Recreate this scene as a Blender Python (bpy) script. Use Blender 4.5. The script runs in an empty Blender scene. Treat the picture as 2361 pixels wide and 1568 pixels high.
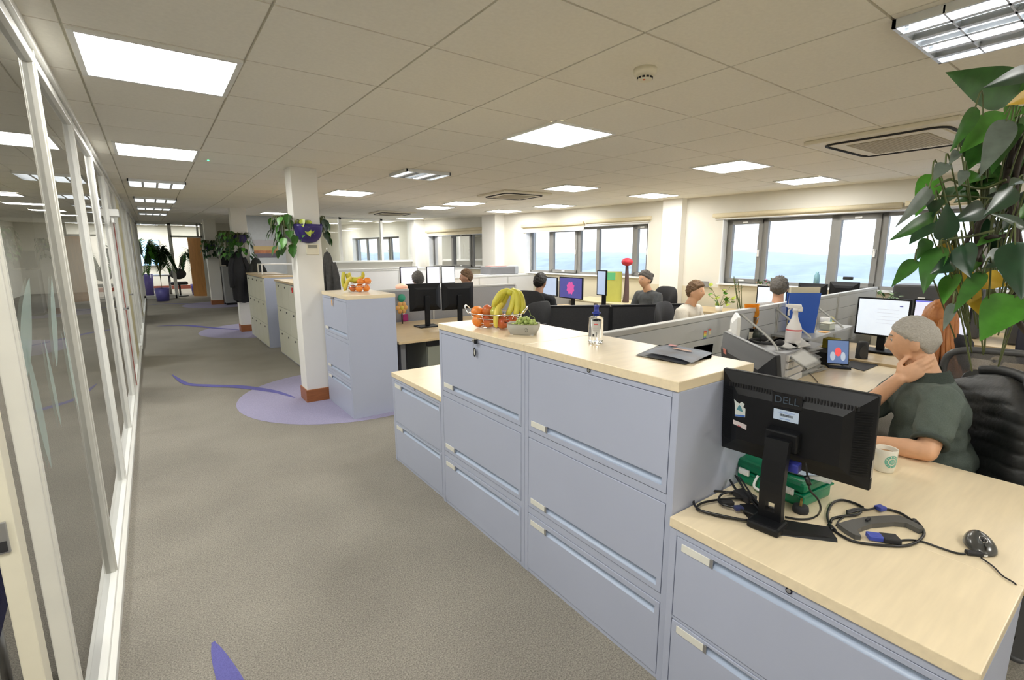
import bpy, bmesh, math, random
from mathutils import Vector, Matrix, noise
random.seed(7)
PI = math.pi
SC = bpy.context.scene
COL = SC.collection
R = math.radians

# ------------------------------------------------------------------ camera
CAM = Vector((0, 0, 1.57))
F_PX, YAW, PITCH, ROLL = 1125.5, 0.630714, -0.178762, -0.001825
_F = Vector((math.sin(YAW) * math.cos(PITCH), math.cos(YAW) * math.cos(PITCH), math.sin(PITCH)))
_R = Vector((math.cos(YAW), -math.sin(YAW), 0)); _U = _R.cross(_F)
RT = _R * math.cos(ROLL) + _U * math.sin(ROLL); UP = -_R * math.sin(ROLL) + _U * math.cos(ROLL)
cd = bpy.data.cameras.new('camera'); cam = bpy.data.objects.new('camera', cd); COL.objects.link(cam)
cd.sensor_width = 36; cd.lens = 36 * F_PX / 2361; cd.clip_start = .05; cd.clip_end = 3000
cam.matrix_world = Matrix(((RT.x, UP.x, -_F.x, 0), (RT.y, UP.y, -_F.y, 0), (RT.z, UP.z, -_F.z, CAM.z), (0, 0, 0, 1)))
SC.camera = cam

def ray(px, py):
    return RT * ((px - 1180.5) / F_PX) - UP * ((py - 784) / F_PX) + _F
def at(px, py, x=None, y=None, z=None, d=None):
    v = ray(px, py)
    t = x / v.x if x is not None else y / v.y if y is not None else (z - CAM.z) / v.z if z is not None else d
    return CAM + v * t

# ------------------------------------------------------------------ materials
MATS = {}
def mat(name, col, rough=.5, metal=0, emit=None, es=0, noise_s=None, noise_a=.1, bump=0, spec=None, stretch=None, trans=0, ior=None, alpha=1, sheen=0, col2=None, detail=4):
    if name in MATS: return MATS[name]
    m = bpy.data.materials.new(name); m.use_nodes = True; nt = m.node_tree
    b = nt.nodes['Principled BSDF']
    b.inputs['Base Color'].default_value = (*col, 1); b.inputs['Roughness'].default_value = rough
    b.inputs['Metallic'].default_value = metal
    if spec is not None: b.inputs['Specular IOR Level'].default_value = spec
    if trans: b.inputs['Transmission Weight'].default_value = trans
    if ior: b.inputs['IOR'].default_value = ior
    if alpha < 1: b.inputs['Alpha'].default_value = alpha
    if sheen: b.inputs['Sheen Weight'].default_value = sheen
    if emit: b.inputs['Emission Color'].default_value = (*emit, 1); b.inputs['Emission Strength'].default_value = es
    tc = nt.nodes.new('ShaderNodeTexCoord')
    nz = nt.nodes.new('ShaderNodeTexNoise'); nz.inputs['Scale'].default_value = noise_s or 12; nz.inputs['Detail'].default_value = detail
    src = tc.outputs['Object']
    if stretch:
        mp = nt.nodes.new('ShaderNodeMapping'); mp.inputs['Scale'].default_value = stretch
        nt.links.new(src, mp.inputs['Vector']); src = mp.outputs['Vector']
    nt.links.new(src, nz.inputs['Vector'])
    mx = nt.nodes.new('ShaderNodeMix'); mx.data_type = 'RGBA'
    a = noise_a if noise_s else .03
    c2 = col2 or tuple(min(1, c * (1 + a)) for c in col)
    c1 = col if col2 else tuple(c * (1 - a) for c in col)
    mx.inputs[6].default_value = (*c1, 1); mx.inputs[7].default_value = (*c2, 1)
    rp = nt.nodes.new('ShaderNodeMapRange'); rp.inputs[1].default_value = .3; rp.inputs[2].default_value = .7
    nt.links.new(nz.outputs['Fac'], rp.inputs[0]); nt.links.new(rp.outputs[0], mx.inputs[0])
    nt.links.new(mx.outputs[2], b.inputs['Base Color'])
    if bump:
        bp = nt.nodes.new('ShaderNodeBump'); bp.inputs['Strength'].default_value = bump; bp.inputs['Distance'].default_value = .01
        nt.links.new(nz.outputs['Fac'], bp.inputs['Height']); nt.links.new(bp.outputs['Normal'], b.inputs['Normal'])
    MATS[name] = m
    return m

def glass_mat(name, tint=(.93, .96, .96), ior=1.5, haze=0):
    m = bpy.data.materials.new(name); m.use_nodes = True; nt = m.node_tree; nt.nodes.clear()
    out = nt.nodes.new('ShaderNodeOutputMaterial'); mix = nt.nodes.new('ShaderNodeMixShader')
    tr = nt.nodes.new('ShaderNodeBsdfTransparent'); gl = nt.nodes.new('ShaderNodeBsdfGlossy'); fr = nt.nodes.new('ShaderNodeFresnel')
    tr.inputs[0].default_value = (*tint, 1); gl.inputs['Roughness'].default_value = 0; fr.inputs[0].default_value = ior
    # no texture needed, but keep the pane's tint slightly uneven
    nt.links.new(fr.outputs[0], mix.inputs[0]); nt.links.new(tr.outputs[0], mix.inputs[1]); nt.links.new(gl.outputs[0], mix.inputs[2])
    nt.links.new(mix.outputs[0], out.inputs[0]); MATS[name] = m
    return m

def emis(name, col, s):
    return mat(name, tuple(c * .8 for c in col), .5, emit=col, es=s)

CEIL = mat('ceiling_tile', (.86, .83, .74), .9, noise_s=60, noise_a=.025, bump=.05)
CEILG = mat('ceiling_grid', (.70, .68, .60), .6)
WALL = mat('wall_paint', (.76, .74, .67), .7, noise_s=3, noise_a=.02)
WALLD = mat('wall_dado_beige', (.66, .60, .45), .75, noise_s=3, noise_a=.02)
COLP = mat('column_paint', (.86, .845, .80), .6, noise_s=3, noise_a=.015)
WHITEF = mat('white_frame', (.82, .82, .78), .35, noise_s=8, noise_a=.02)
ALU = mat('satin_aluminium', (.70, .69, .63), .4, .2)
CREAMF = mat('cream_jamb', (.72, .68, .54), .45)
WFRAME = mat('grey_window_frame', (.24, .235, .22), .45)
WREV = mat('window_reveal_white', (.8, .82, .84), .5)
CAB = mat('lavender_grey_steel', (.425, .46, .575), .42, noise_s=2, noise_a=.015)
CABR = mat('cabinet_recess_steel', (.36, .43, .56), .35, noise_s=2, noise_a=.015)
CABW = mat('pale_cabinet_steel', (.66, .66, .56), .45, noise_s=2, noise_a=.02)
CABG = mat('cabinet_gap', (.10, .11, .15), .8)
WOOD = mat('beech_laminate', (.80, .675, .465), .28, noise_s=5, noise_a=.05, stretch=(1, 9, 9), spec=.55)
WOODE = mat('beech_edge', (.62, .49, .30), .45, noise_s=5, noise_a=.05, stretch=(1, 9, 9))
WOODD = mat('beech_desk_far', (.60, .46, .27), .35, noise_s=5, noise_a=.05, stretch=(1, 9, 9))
SKIRT = mat('stained_wood_skirting', (.33, .115, .035), .4, noise_s=12, noise_a=.12, stretch=(1, 1, 8))
DOORW = mat('orange_wood_door', (.56, .27, .085), .35, noise_s=6, noise_a=.12, stretch=(5, 5, .6))
BLK = mat('black_plastic', (.006, .0065, .008), .45, noise_s=40, noise_a=.1, spec=.3)
BLKM = mat('black_matt', (.02, .02, .022), .7, noise_s=60, noise_a=.15)
BLKG = mat('black_gloss', (.008, .008, .01), .12)
DGR = mat('dark_grey_plastic', (.06, .06, .062), .45)
MGR = mat('mid_grey_plastic', (.16, .16, .17), .5)
GREYP = mat('grey_screen_panel', (.47, .485, .49), .55, noise_s=4, noise_a=.03)
GREYF = mat('grey_fabric_panel', (.30, .30, .31), .9, noise_s=150, noise_a=.12, bump=.2)
PALEP = mat('pale_grey_panel', (.62, .62, .62), .6, noise_s=4, noise_a=.02)
RAIL = mat('panel_rail', (.50, .50, .48), .4, .3)
CHROME = mat('chrome', (.85, .85, .86), .12, 1)
STEEL = mat('brushed_steel', (.45, .45, .45), .35, .8)
WHITEP = mat('white_plastic', (.82, .82, .80), .4)
PAPER = mat('paper_white', (.86, .86, .84), .8, noise_s=20, noise_a=.02)
CREAM = mat('cream_plastic', (.82, .77, .62), .5)
LABEL = mat('label_card', (.74, .73, .66), .5)
PURP = mat('purple_ceramic', (.10, .075, .33), .25, noise_s=6, noise_a=.1)
PURPL = mat('violet_pot', (.16, .15, .50), .35, noise_s=6, noise_a=.1)
BLIND = mat('cream_blind_fabric', (.74, .66, .47), .85, noise_s=90, noise_a=.03)
GLASS = glass_mat('clear_glass')
GLASSW = glass_mat('window_glass', (.96, .98, 1), 1.3)
SKIN = mat('skin', (.66, .375, .225), .5, noise_s=26, noise_a=.07, bump=.08)
SKIND = mat('skin_tan', (.50, .27, .17), .5, noise_s=26, noise_a=.07)
NAVY = mat('navy_upholstery', (.012, .012, .06), .9, noise_s=120, noise_a=.3, bump=.3)
SOIL = mat('potting_soil', (.03, .02, .012), .95, noise_s=60, noise_a=.4)

# ------------------------------------------------------------------ mesh building
class MB:
    def __init__(s): s.bm = bmesh.new(); s.mats = []; s.cur = 0
    def m(s, material):
        if material not in s.mats: s.mats.append(material)
        s.cur = s.mats.index(material); return s
    def _f(s, fs, smooth=False):
        for f in fs: f.material_index = s.cur; f.smooth = smooth
    def box(s, x0, x1, y0, y1, z0, z1, bev=0, M=None, seg=2):
        t = bmesh.new()
        bmesh.ops.create_cube(t, size=1)
        for v in t.verts:
            v.co = Vector(((x0 + x1) / 2 + v.co.x * (x1 - x0), (y0 + y1) / 2 + v.co.y * (y1 - y0), (z0 + z1) / 2 + v.co.z * (z1 - z0)))
        if bev: bmesh.ops.bevel(t, geom=t.edges[:] , offset=bev, segments=seg, affect='EDGES', profile=.5)
        s.merge(t, M, False); return s
    def merge(s, t, M=None, smooth=False):
        mp = {}
        for v in t.verts: mp[v] = s.bm.verts.new((M @ v.co) if M else v.co)
        for f in t.faces:
            try:
                g = s.bm.faces.new([mp[v] for v in f.verts]); g.material_index = s.cur; g.smooth = smooth
            except ValueError: pass
        t.free()
    def cyl(s, p0, p1, r0, r1=None, n=16, caps=True, smooth=True):
        p0, p1 = Vector(p0), Vector(p1); r1 = r0 if r1 is None else r1
        d = (p1 - p0).normalized(); a = d.orthogonal().normalized(); b = d.cross(a)
        A = []; B = []
        for i in range(n):
            w = 2 * PI * i / n; o = a * math.cos(w) + b * math.sin(w)
            A.append(s.bm.verts.new(p0 + o * r0)); B.append(s.bm.verts.new(p1 + o * r1))
        for i in range(n):
            f = s.bm.faces.new((A[i], A[(i + 1) % n], B[(i + 1) % n], B[i])); f.smooth = smooth; f.material_index = s.cur
        if caps:
            s._f([s.bm.faces.new(A[::-1]), s.bm.faces.new(B)])
        return s
    def tube(s, pts, r, n=8, smooth_n=4, closed=False, r1=None, flat=1):
        pts = [Vector(p) for p in pts]
        if smooth_n > 1 and len(pts) > 2: pts = catmull(pts, smooth_n, closed)
        rings = []; prev = None; N = len(pts)
        for i, p in enumerate(pts):
            if closed: d = pts[(i + 1) % N] - pts[i - 1]
            else: d = pts[min(i + 1, N - 1)] - pts[max(i - 1, 0)]
            if d.length < 1e-9: d = Vector((0, 0, 1))
            d.normalize()
            a = d.orthogonal().normalized() if prev is None else (prev - d * prev.dot(d)).normalized()
            prev = a; b = d.cross(a)
            rr = r if r1 is None else r + (r1 - r) * i / max(1, N - 1)
            if callable(r): rr = r(i / max(1, N - 1))
            rings.append([s.bm.verts.new(p + a * math.cos(2 * PI * k / n) * rr + b * math.sin(2 * PI * k / n) * rr * flat) for k in range(n)])
        for i in range(N if closed else N - 1):
            A, B = rings[i], rings[(i + 1) % N]
            for k in range(n):
                f = s.bm.faces.new((A[k], A[(k + 1) % n], B[(k + 1) % n], B[k])); f.smooth = True; f.material_index = s.cur
        if not closed: s._f([s.bm.faces.new(rings[0][::-1]), s.bm.faces.new(rings[-1])])
        return s
    def lathe(s, prof, c=(0, 0, 0), n=32, M=None, smooth=True):
        c = Vector(c); rings = []
        T = lambda v: (M @ v) if M else v
        for r, z in prof:
            if r < 1e-6: rings.append([s.bm.verts.new(T(c + Vector((0, 0, z))))])
            else: rings.append([s.bm.verts.new(T(c + Vector((r * math.cos(2 * PI * k / n), r * math.sin(2 * PI * k / n), z)))) for k in range(n)])
        for A, B in zip(rings, rings[1:]):
            for k in range(n):
                q = []
                for v in (A[k % len(A)], A[(k + 1) % len(A)], B[(k + 1) % len(B)], B[k % len(B)]):
                    if v not in q: q.append(v)
                if len(q) > 2:
                    f = s.bm.faces.new(q); f.smooth = smooth; f.material_index = s.cur
        return s
    def ell(s, c, r, M=None, n=16):
        t = bmesh.new(); bmesh.ops.create_uvsphere(t, u_segments=n, v_segments=max(6, n * 3 // 4), radius=1)
        c = Vector(c)
        for v in t.verts:
            p = Vector((v.co.x * r[0], v.co.y * r[1], v.co.z * r[2]))
            v.co = c + ((M @ p) if M else p)
        s.merge(t, None, True); return s
    def poly(s, pts, h=None, up=(0, 0, 1)):
        """flat polygon, given thickness h along up"""
        pts = [Vector(p) for p in pts]
        a = [s.bm.verts.new(p) for p in pts]
        if not h: s._f([s.bm.faces.new(a)]); return s
        o = Vector(up) * h; b = [s.bm.verts.new(p + o) for p in pts]
        fs = [s.bm.faces.new(a[::-1]), s.bm.faces.new(b)]
        n = len(a)
        for i in range(n): fs.append(s.bm.faces.new((a[i], a[(i + 1) % n], b[(i + 1) % n], b[i])))
        s._f(fs); return s
    def grid(s, fn, nu, nv, thick=0, smooth=True, closed_u=False):
        V = [[s.bm.verts.new(fn(i / (nu if closed_u else nu - 1), j / (nv - 1))) for j in range(nv)] for i in range(nu)]
        fs = []
        for i in range(nu if closed_u else nu - 1):
            for j in range(nv - 1):
                k = (i + 1) % nu
                f = s.bm.faces.new((V[i][j], V[k][j], V[k][j + 1], V[i][j + 1])); f.smooth = smooth; f.material_index = s.cur; fs.append(f)
        if thick:
            r = bmesh.ops.solidify(s.bm, geom=fs, thickness=thick)
            for g in r['geom']:
                if isinstance(g, bmesh.types.BMFace): g.material_index = s.cur; g.smooth = smooth
        return s
    def obj(s, name, material=None, parent=None, loc=None, rotz=0, kind=None, recalc=True):
        if recalc: bmesh.ops.recalc_face_normals(s.bm, faces=s.bm.faces[:])
        me = bpy.data.meshes.new(name); s.bm.to_mesh(me); s.bm.free()
        if material and not s.mats: me.materials.append(material)
        for q in s.mats: me.materials.append(q)
        return link(name, me, parent, loc, rotz, kind)

def link(name, data, parent=None, loc=None, rotz=0, kind=None):
    o = bpy.data.objects.new(name, data); COL.objects.link(o)
    if parent: o.parent = parent
    if loc is not None: o.location = loc
    if rotz: o.rotation_euler = (0, 0, rotz)
    if kind: o['kind'] = kind
    return o

def catmull(pts, k, closed=False):
    out = []; n = len(pts)
    rng = range(n) if closed else range(n - 1)
    for i in rng:
        p0 = pts[i - 1] if (closed or i > 0) else pts[0]; p1 = pts[i]; p2 = pts[(i + 1) % n]
        p3 = pts[(i + 2) % n] if (closed or i + 2 < n) else pts[-1]
        for j in range(k):
            t = j / k
            out.append(.5 * ((2 * p1) + (p2 - p0) * t + (2 * p0 - 5 * p1 + 4 * p2 - p3) * t * t + (-p0 + 3 * p1 - 3 * p2 + p3) * t ** 3))
    if not closed: out.append(pts[-1].copy())
    return out

def tag(o, label, cat, group=None):
    o['label'] = label; o['category'] = cat
    if group: o['group'] = group
    return o
def thing(name, label, cat, loc=(0, 0, 0), rotz=0, group=None):
    o = link(name, None, None, loc, rotz); o.empty_display_size = .1
    return tag(o, label, cat, group)
def copy_tree(o, parent=None, loc=None, rotz=None, label=None, group=None):
    c = o.copy(); COL.objects.link(c)
    if parent: c.parent = parent
    for ch in list(o.children): copy_tree(ch, c)
    if loc is not None: c.location = loc
    if rotz is not None: c.rotation_euler = (0, 0, rotz)
    if label: c['label'] = label
    if group: c['group'] = group
    return c
def text(body, size, name, material, parent, M, extrude=.0006):
    cu = bpy.data.curves.new(name, 'FONT'); cu.body = body; cu.size = size; cu.extrude = extrude; cu.align_x = 'CENTER'; cu.align_y = 'CENTER'
    t = bpy.data.objects.new('tmp', cu); COL.objects.link(t)
    dg = bpy.context.evaluated_depsgraph_get(); me = bpy.data.meshes.new_from_object(t.evaluated_get(dg))
    bpy.data.objects.remove(t); me.transform(M); me.materials.clear(); me.materials.append(material)
    return link(name, me, parent)
def remesh(mb, voxel, smooth_it=3, name='body', material=None, parent=None, disp=None, cut=None, fac=.5):
    me = bpy.data.meshes.new('t'); mb.bm.to_mesh(me); mb.bm.free()
    t = bpy.data.objects.new('tmp', me); COL.objects.link(t)
    md = t.modifiers.new('r', 'REMESH'); md.mode = 'VOXEL'; md.voxel_size = voxel; md.use_smooth_shade = True
    if smooth_it:
        sm = t.modifiers.new('s', 'SMOOTH'); sm.iterations = smooth_it; sm.factor = fac
    dg = bpy.context.evaluated_depsgraph_get(); out = bpy.data.meshes.new_from_object(t.evaluated_get(dg))
    bpy.data.objects.remove(t); out.materials.clear(); out.materials.append(material)
    if disp:
        nn = [v.normal.copy() for v in out.vertices]
        for v, n in zip(out.vertices, nn): v.co = v.co + n * disp(v.co, n)
    return link(name, out, parent)
def frame(p, fwd, up=(0, 0, 1)):
    """matrix: local x right, y forward, z up"""
    f = Vector(fwd).normalized(); u = Vector(up); r = f.cross(u).normalized(); u = r.cross(f)
    return Matrix(((r.x, f.x, u.x, p[0]), (r.y, f.y, u.y, p[1]), (r.z, f.z, u.z, p[2]), (0, 0, 0, 1)))
# ================================================================== THE SETTING
def cz(y): return 2.397 if y < 10 else 2.397 + (y - 10) * .0187
def wx(y): return 7.25 - .0903 * (y - 2)          # inner face of the window wall
# floor with its inlaid violet pattern
fl = MB(); fm = mat('grey_carpet', (.245, .225, .19), .95, noise_s=170, noise_a=.42, bump=.05, detail=6)
nt = fm.node_tree                                  # second, larger mottling of wear
b = nt.nodes['Principled BSDF']; lk = b.inputs['Base Color'].links[0].from_socket
n2 = nt.nodes.new('ShaderNodeTexNoise'); n2.inputs['Scale'].default_value = 1.3; n2.inputs['Detail'].default_value = 5
mr = nt.nodes.new('ShaderNodeMapRange'); mr.inputs[1].default_value = .3; mr.inputs[2].default_value = .7; mr.inputs[3].default_value = .86; mr.inputs[4].default_value = 1.12
vm = nt.nodes.new('ShaderNodeVectorMath'); vm.operation = 'SCALE'
tcn = [n for n in nt.nodes if n.type == 'TEX_COORD'][0]
nt.links.new(tcn.outputs['Object'], n2.inputs['Vector']); nt.links.new(n2.outputs['Fac'], mr.inputs[0])
nt.links.new(lk, vm.inputs[0]); nt.links.new(mr.outputs[0], vm.inputs['Scale']); nt.links.new(vm.outputs[0], b.inputs['Base Color'])
fv = mat('violet_carpet', (.125, .12, .36), .95, noise_s=220, noise_a=.15, bump=.5)
fw = mat('pale_violet_carpet', (.33, .31, .45), .95, noise_s=220, noise_a=.18, bump=.5)
fl.m(fm).poly([(-4.2, -2.2, 0), (8.2, -2.2, 0), (8.2, 26, 0), (-4.2, 26, 0)])
def disc(cx, cy, r, z=.0015):
    fl.m(fw).poly([(cx + r * math.cos(a * PI / 32), cy + r * math.sin(a * PI / 32), z) for a in range(64)])
for cx, cy, r in ((1.68, 5.5, 1.13), (1.75, 11.2, 1.15), (1.75, 17.4, 1.15)): disc(cx, cy, r)
def swirl(pts, w):
    ps = catmull([Vector((x, y, .003)) for x, y in pts], 8); n = len(ps); L = []; Q = []
    for i, p in enumerate(ps):
        d = (ps[min(i + 1, n - 1)] - ps[max(i - 1, 0)]).normalized(); o = Vector((-d.y, d.x, 0)) * w * math.sin(PI * min(1, max(.02, i / (n - 1)))) ** .7
        L.append(p + o); Q.append(p - o)
    for i in range(n - 1): fl.m(fv).poly([L[i], Q[i], Q[i + 1], L[i + 1]])
swirl([(.07, 7.60), (.19, 6.97), (.40, 6.70), (.65, 6.47), (.84, 6.21), (1.0, 5.92), (1.12, 5.55)], .055)
swirl([(.04, 2.13), (.065, 1.93), (.12, 1.6), (.28, 1.2), (.5, .8), (.9, .5)], .05)
swirl([(-.05, 12.95), (.25, 12.9), (.55, 12.6), (.97, 11.84), (1.4, 11.2)], .07)
swirl([(-.2, 18.4), (.3, 18.5), (.9, 18.0), (1.4, 17.4)], .07)
f_ = fl.obj('floor', kind='structure', recalc=False)

# ceiling: a grid of tiles with fine gaps
CO = (.426, 1.357)
ce = MB()
ce.m(CEILG)
for y0, y1 in ((-2.2, 10), (10, 26)):
    ce.poly([(-4.2, y0, cz(y0) + .012), (8.2, y0, cz(y0) + .012), (8.2, y1, cz(y1) + .012), (-4.2, y1, cz(y1) + .012)], .06)
ce.m(CEIL)
for i in range(-8, 13):
    for j in range(-6, 41):
        x0 = CO[0] + .6 * i; y0 = CO[1] + .6 * j; g = .005; h0, h1 = cz(y0), cz(y0 + .6)
        a = [(x0 + g, y0 + g, h0), (x0 + .6 - g, y0 + g, h0), (x0 + .6 - g, y0 + .6 - g, h1), (x0 + g, y0 + .6 - g, h1)]
        ce.poly(a)
        q = [Vector(p) for p in a]
        for k in range(4):
            u, w = q[k], q[(k + 1) % 4]; ce.poly([u, w, w + Vector((0, 0, .012)), u + Vector((0, 0, .012))])
ce.obj('ceiling', kind='structure', recalc=False)

# window wall on the right, with openings
WIN = [(.1, 4.24, 1.07, 2.055), (5.52, 8.6, 1.11, 2.055), (9.9, 12.55, 1.15, 2.055), (14.2, 17.6, 1.15, 2.055)]
def wp(y, off, z): return Vector((wx(y) + off, y, z))
w = MB().m(WALL)
ys = [-2.2] + [v for a in WIN for v in a[:2]] + [26]
def wslab(y0, y1, z0, z1, o0=0, o1=.3, m=WALL):
    w.m(m); P = [wp(y0, o0, z0), wp(y1, o0, z0), wp(y1, o1, z0), wp(y0, o1, z0)]
    w.poly(P, z1 - z0)
for i in range(0, len(ys), 2):
    wslab(ys[i], ys[i + 1], 1.02, 2.8); wslab(ys[i], ys[i + 1], 0, 1.02, m=WALLD)
for y0, y1, z0, z1 in WIN:
    wslab(y0, y1, 0, z0 - .0, m=WALLD); wslab(y0, y1, z1, 2.8)
wr = w.obj('wall_right', kind='structure')
for i, (y0, y1, x) in enumerate(((4.84, 5.18, -.13), (9.32, 9.8, -.25), (12.75, 13.15, -.3))):
    w = MB(); w.m(COLP).poly([wp(y0, x, 0), wp(y1, x, 0), wp(y1, 0, 0), wp(y0, 0, 0)], cz(y0) + .0)
    w.obj('wall_pier', kind='structure')
def window(n, y0, y1, z0, z1, bars, sashes):
    root = link('window_%d' % n, None, kind='structure')
    a = MB().m(WREV)
    for q in ((z0, z0 + .02, -.05, .24), (z1 - .015, z1, 0, .24)): a.poly([wp(y0, q[2], q[0]), wp(y1, q[2], q[0]), wp(y1, q[3], q[0]), wp(y0, q[3], q[0])], q[1] - q[0])
    for yy in ((y0, y0 + .015), (y1 - .015, y1)): a.poly([wp(yy[0], 0, z0), wp(yy[1], 0, z0), wp(yy[1], .24, z0), wp(yy[0], .24, z0)], z1 - z0)
    a.obj('window_sill', parent=root)
    a = MB().m(WFRAME); z0 += .02; z1 -= .015; d0, d1 = .12, .18
    def bar(ya, yb, za, zb, e0=d0, e1=d1): a.poly([wp(ya, e0, za), wp(yb, e0, za), wp(yb, e1, za), wp(ya, e1, za)], zb - za)
    t = .045
    bar(y0, y1, z0, z0 + t); bar(y0, y1, z1 - t, z1); bar(y0, y0 + t, z0, z1); bar(y1 - t, y1, z0, z1)
    for yb in bars: bar(yb - .035, yb + .035, z0, z1)
    for sa, sb in sashes:
        e0, e1 = .095, .16; t = .055
        bar(sa, sb, z0 + .02, z0 + .02 + t, e0, e1); bar(sa, sb, z1 - .02 - t, z1 - .02, e0, e1); bar(sa, sa + t, z0 + .02, z1 - .02, e0, e1); bar(sb - t, sb, z0 + .02, z1 - .02, e0, e1)
    a.obj('window_frame', parent=root)
    h = MB().m(WHITEP)
    for sa, sb in sashes:
        c = wp(sa + .03, .08, (z0 + z1) / 2 - .02); h.box(-.012, .012, -.012, .012, -.05, .05, .004, Matrix.Translation(c)); h.box(-.03, .0, -.01, .01, .03, .05, .004, Matrix.Translation(c))
        for zz in (z0 + .05, z1 - .05): h.box(-.008, .008, -.04, .04, -.012, .012, .003, Matrix.Translation(wp((sa + sb) / 2, .09, zz)))
    h.obj('window_handle', parent=root)
    g = MB().m(GLASSW).poly([wp(y0 + .02, .145, z0), wp(y1 - .02, .145, z0), wp(y1 - .02, .145, z1), wp(y0 + .02, .145, z1)])
    g.obj('pane', parent=root)
window(1, *WIN[0], (3.67, 2.81, 2.27, 1.4, .8), ((3.70, 4.19), (2.30, 2.78), (.85, 1.36)))
window(2, *WIN[1], (7.98, 7.19, 6.72, 5.9), ((7.22, 7.95 - .8 + .78), (5.57, 5.87)))
window(3, *WIN[2], (10.7, 11.6), ((10.74, 11.56),))
window(4, *WIN[3], (15.0, 15.9, 16.7), ((15.05, 15.86),))
def blind(y0, y1, z, drop, label, off=0):
    t = thing('roller_blind', label, 'blind', wp((y0 + y1) / 2, -.04, z)); o = t.location
    MB().m(BLIND).cyl(wp(y0, -.04, z) - o, wp(y1, -.04, z) - o, .032, n=20).obj('roller', parent=t)
    MB().m(BLIND).poly([wp(y0 + .02, -.015, z - drop) - o, wp(y1 - .02, -.015, z - drop) - o, wp(y1 - .02, -.012, z - drop) - o, wp(y0 + .02, -.012, z - drop) - o], drop).obj('blind_fabric', parent=t)
    MB().m(WHITEP).cyl(wp(y0 + .02, -.015, z - drop) - o, wp(y1 - .02, -.015, z - drop) - o, .009, n=10).obj('bottom_rail', parent=t)
blind(2.08, 4.37, 2.105, .055, 'cream roller blind rolled up over the near end window, left part')
blind(.0, 2.05, 2.115, .055, 'cream roller blind rolled up over the near window, part beside the big hanging plant')
blind(6.93, 8.68, 2.11, .13, 'cream roller blind lowered a little at the left half of the middle window')
blind(5.46, 6.90, 2.13, .055, 'cream roller blind rolled up at the right half of the middle window')
blind(9.85, 12.6, 2.12, .12, 'cream roller blind on the far hazy window past the corner pier')

# other room walls
def slab(name, x0, x1, y0, y1, z0, z1, m, kind='structure'):
    return MB().m(m).box(x0, x1, y0, y1, z0, z1).obj(name, kind=kind)
slab('wall_left', -4.2, -4.0, -2.2, 26, 0, 2.9, WALL)
slab('wall_front', -4.2, 8.2, -2.3, -2.2, 0, 2.9, WALL)
slab('wall_back', -4.2, 8.2, 26, 26.1, 0, 2.9, WALL)
slab('wall_corridor_end', 1.62, 6.5, 20.75, 20.85, 0, 2.7, WALL)
# glazed office partition across the back at y = 13
p = link('wall_glazed_office', None, kind='structure')
MB().m(WALL).box(2.95, 6.25, 12.98, 13.06, 0, 1.30).obj('lower_panel', parent=p)
a = MB().m(WHITEF)
a.box(2.95, 6.25, 12.9, 13.1, 1.30, 1.35, .004)
for x in (2.98, 4.02, 5.12, 6.2): a.box(x - .03, x + .03, 12.97, 13.07, 1.35, cz(13))
a.box(2.95, 6.25, 12.97, 13.07, cz(13) - .05, cz(13)); a.obj('partition_frame', parent=p)
MB().m(GLASS).poly([(2.95, 13.02, 1.35), (6.25, 13.02, 1.35), (6.25, 13.02, cz(13) - .04), (2.95, 13.02, cz(13) - .04)]).obj('pane', parent=p)
slab('wall_office_side', 2.86, 2.94, 13.0, 20.75, 0, 2.62, WALL)
slab('wall_meeting_room', 1.95, 2.86, 13.9, 13.96, 0, 2.5, mat('cool_grey_wall', (.52, .55, .57), .7))

# ---- columns
def column(x0, x1, y0, y1, h, n):
    root = link('column_%d' % n if False else 'column', None, loc=(0, 0, 0), kind='structure')
    MB().m(COLP).box(x0, x1, y0, y1, 0, h, .004).obj('column_shaft', parent=root)
    MB().m(SKIRT).box(x0 - .012, x1 + .012, y0 - .012, y1 + .012, 0, .135, .003).obj('skirting', parent=root)
column(1.19, 1.44, 5.30, 5.54, 2.397, 1)
column(1.33, 1.60, 11.0, 11.27, 2.42, 2)
column(1.37, 1.67, 17.3, 17.6, 2.54, 3)

# ---- glazed corridor partition on the left
PX = -.31
pr = link('wall_glazed_corridor', None, kind='structure')
tr = MB().m(WHITEF)
tr.box(PX - .045, PX + .045, -2.2, 10, 0, .045, .003); tr.box(PX - .025, PX + .025, -2.2, 10, .045, .075, .003)
tr.box(PX - .035, PX + .035, -2.2, 10, 2.36, 2.397, .003); tr.box(PX - .02, PX + .02, -2.2, 10, 2.31, 2.35, .003)
tr.obj('bottom_and_top_track', parent=pr)
tr = MB().m(WHITEF)
tr.box(PX - .05, PX + .05, 10, 20.8, 0, .06); tr.poly([(PX - .05, 10, 2.34), (PX + .05, 10, 2.34), (PX + .05, 20.8, 2.54), (PX - .05, 20.8, 2.54)], .06)
tr.obj('far_track', parent=pr)
ymul = [-.78, .42, 1.62, 2.82, 4.01, 5.22, 6.44, 7.05, 8.25, 9.3, 10.3, 11.3, 12.3, 13.3, 14.3, 15.3, 16.3, 17.4, 18.5, 19.6, 20.7]
for k, y in enumerate(ymul):
    a = MB(); a.m(ALU if y in (2.82, 1.62) else WHITEF); PX = -.31 + (.014 if y == 1.62 else 0)
    a.box(PX - .018, PX + .018, y - .017, y + .017, .04, cz(y), .003); a.box(PX + .015, PX + .024, y - .009, y + .010, .04, cz(y), .002)
    a.m(ALU).box(PX + .0235, PX + .025, y - .002, y + .002, .06, cz(y) - .05)
    a.obj('mullion', parent=pr); PX = -.31
a = MB().m(GLASS)
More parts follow.
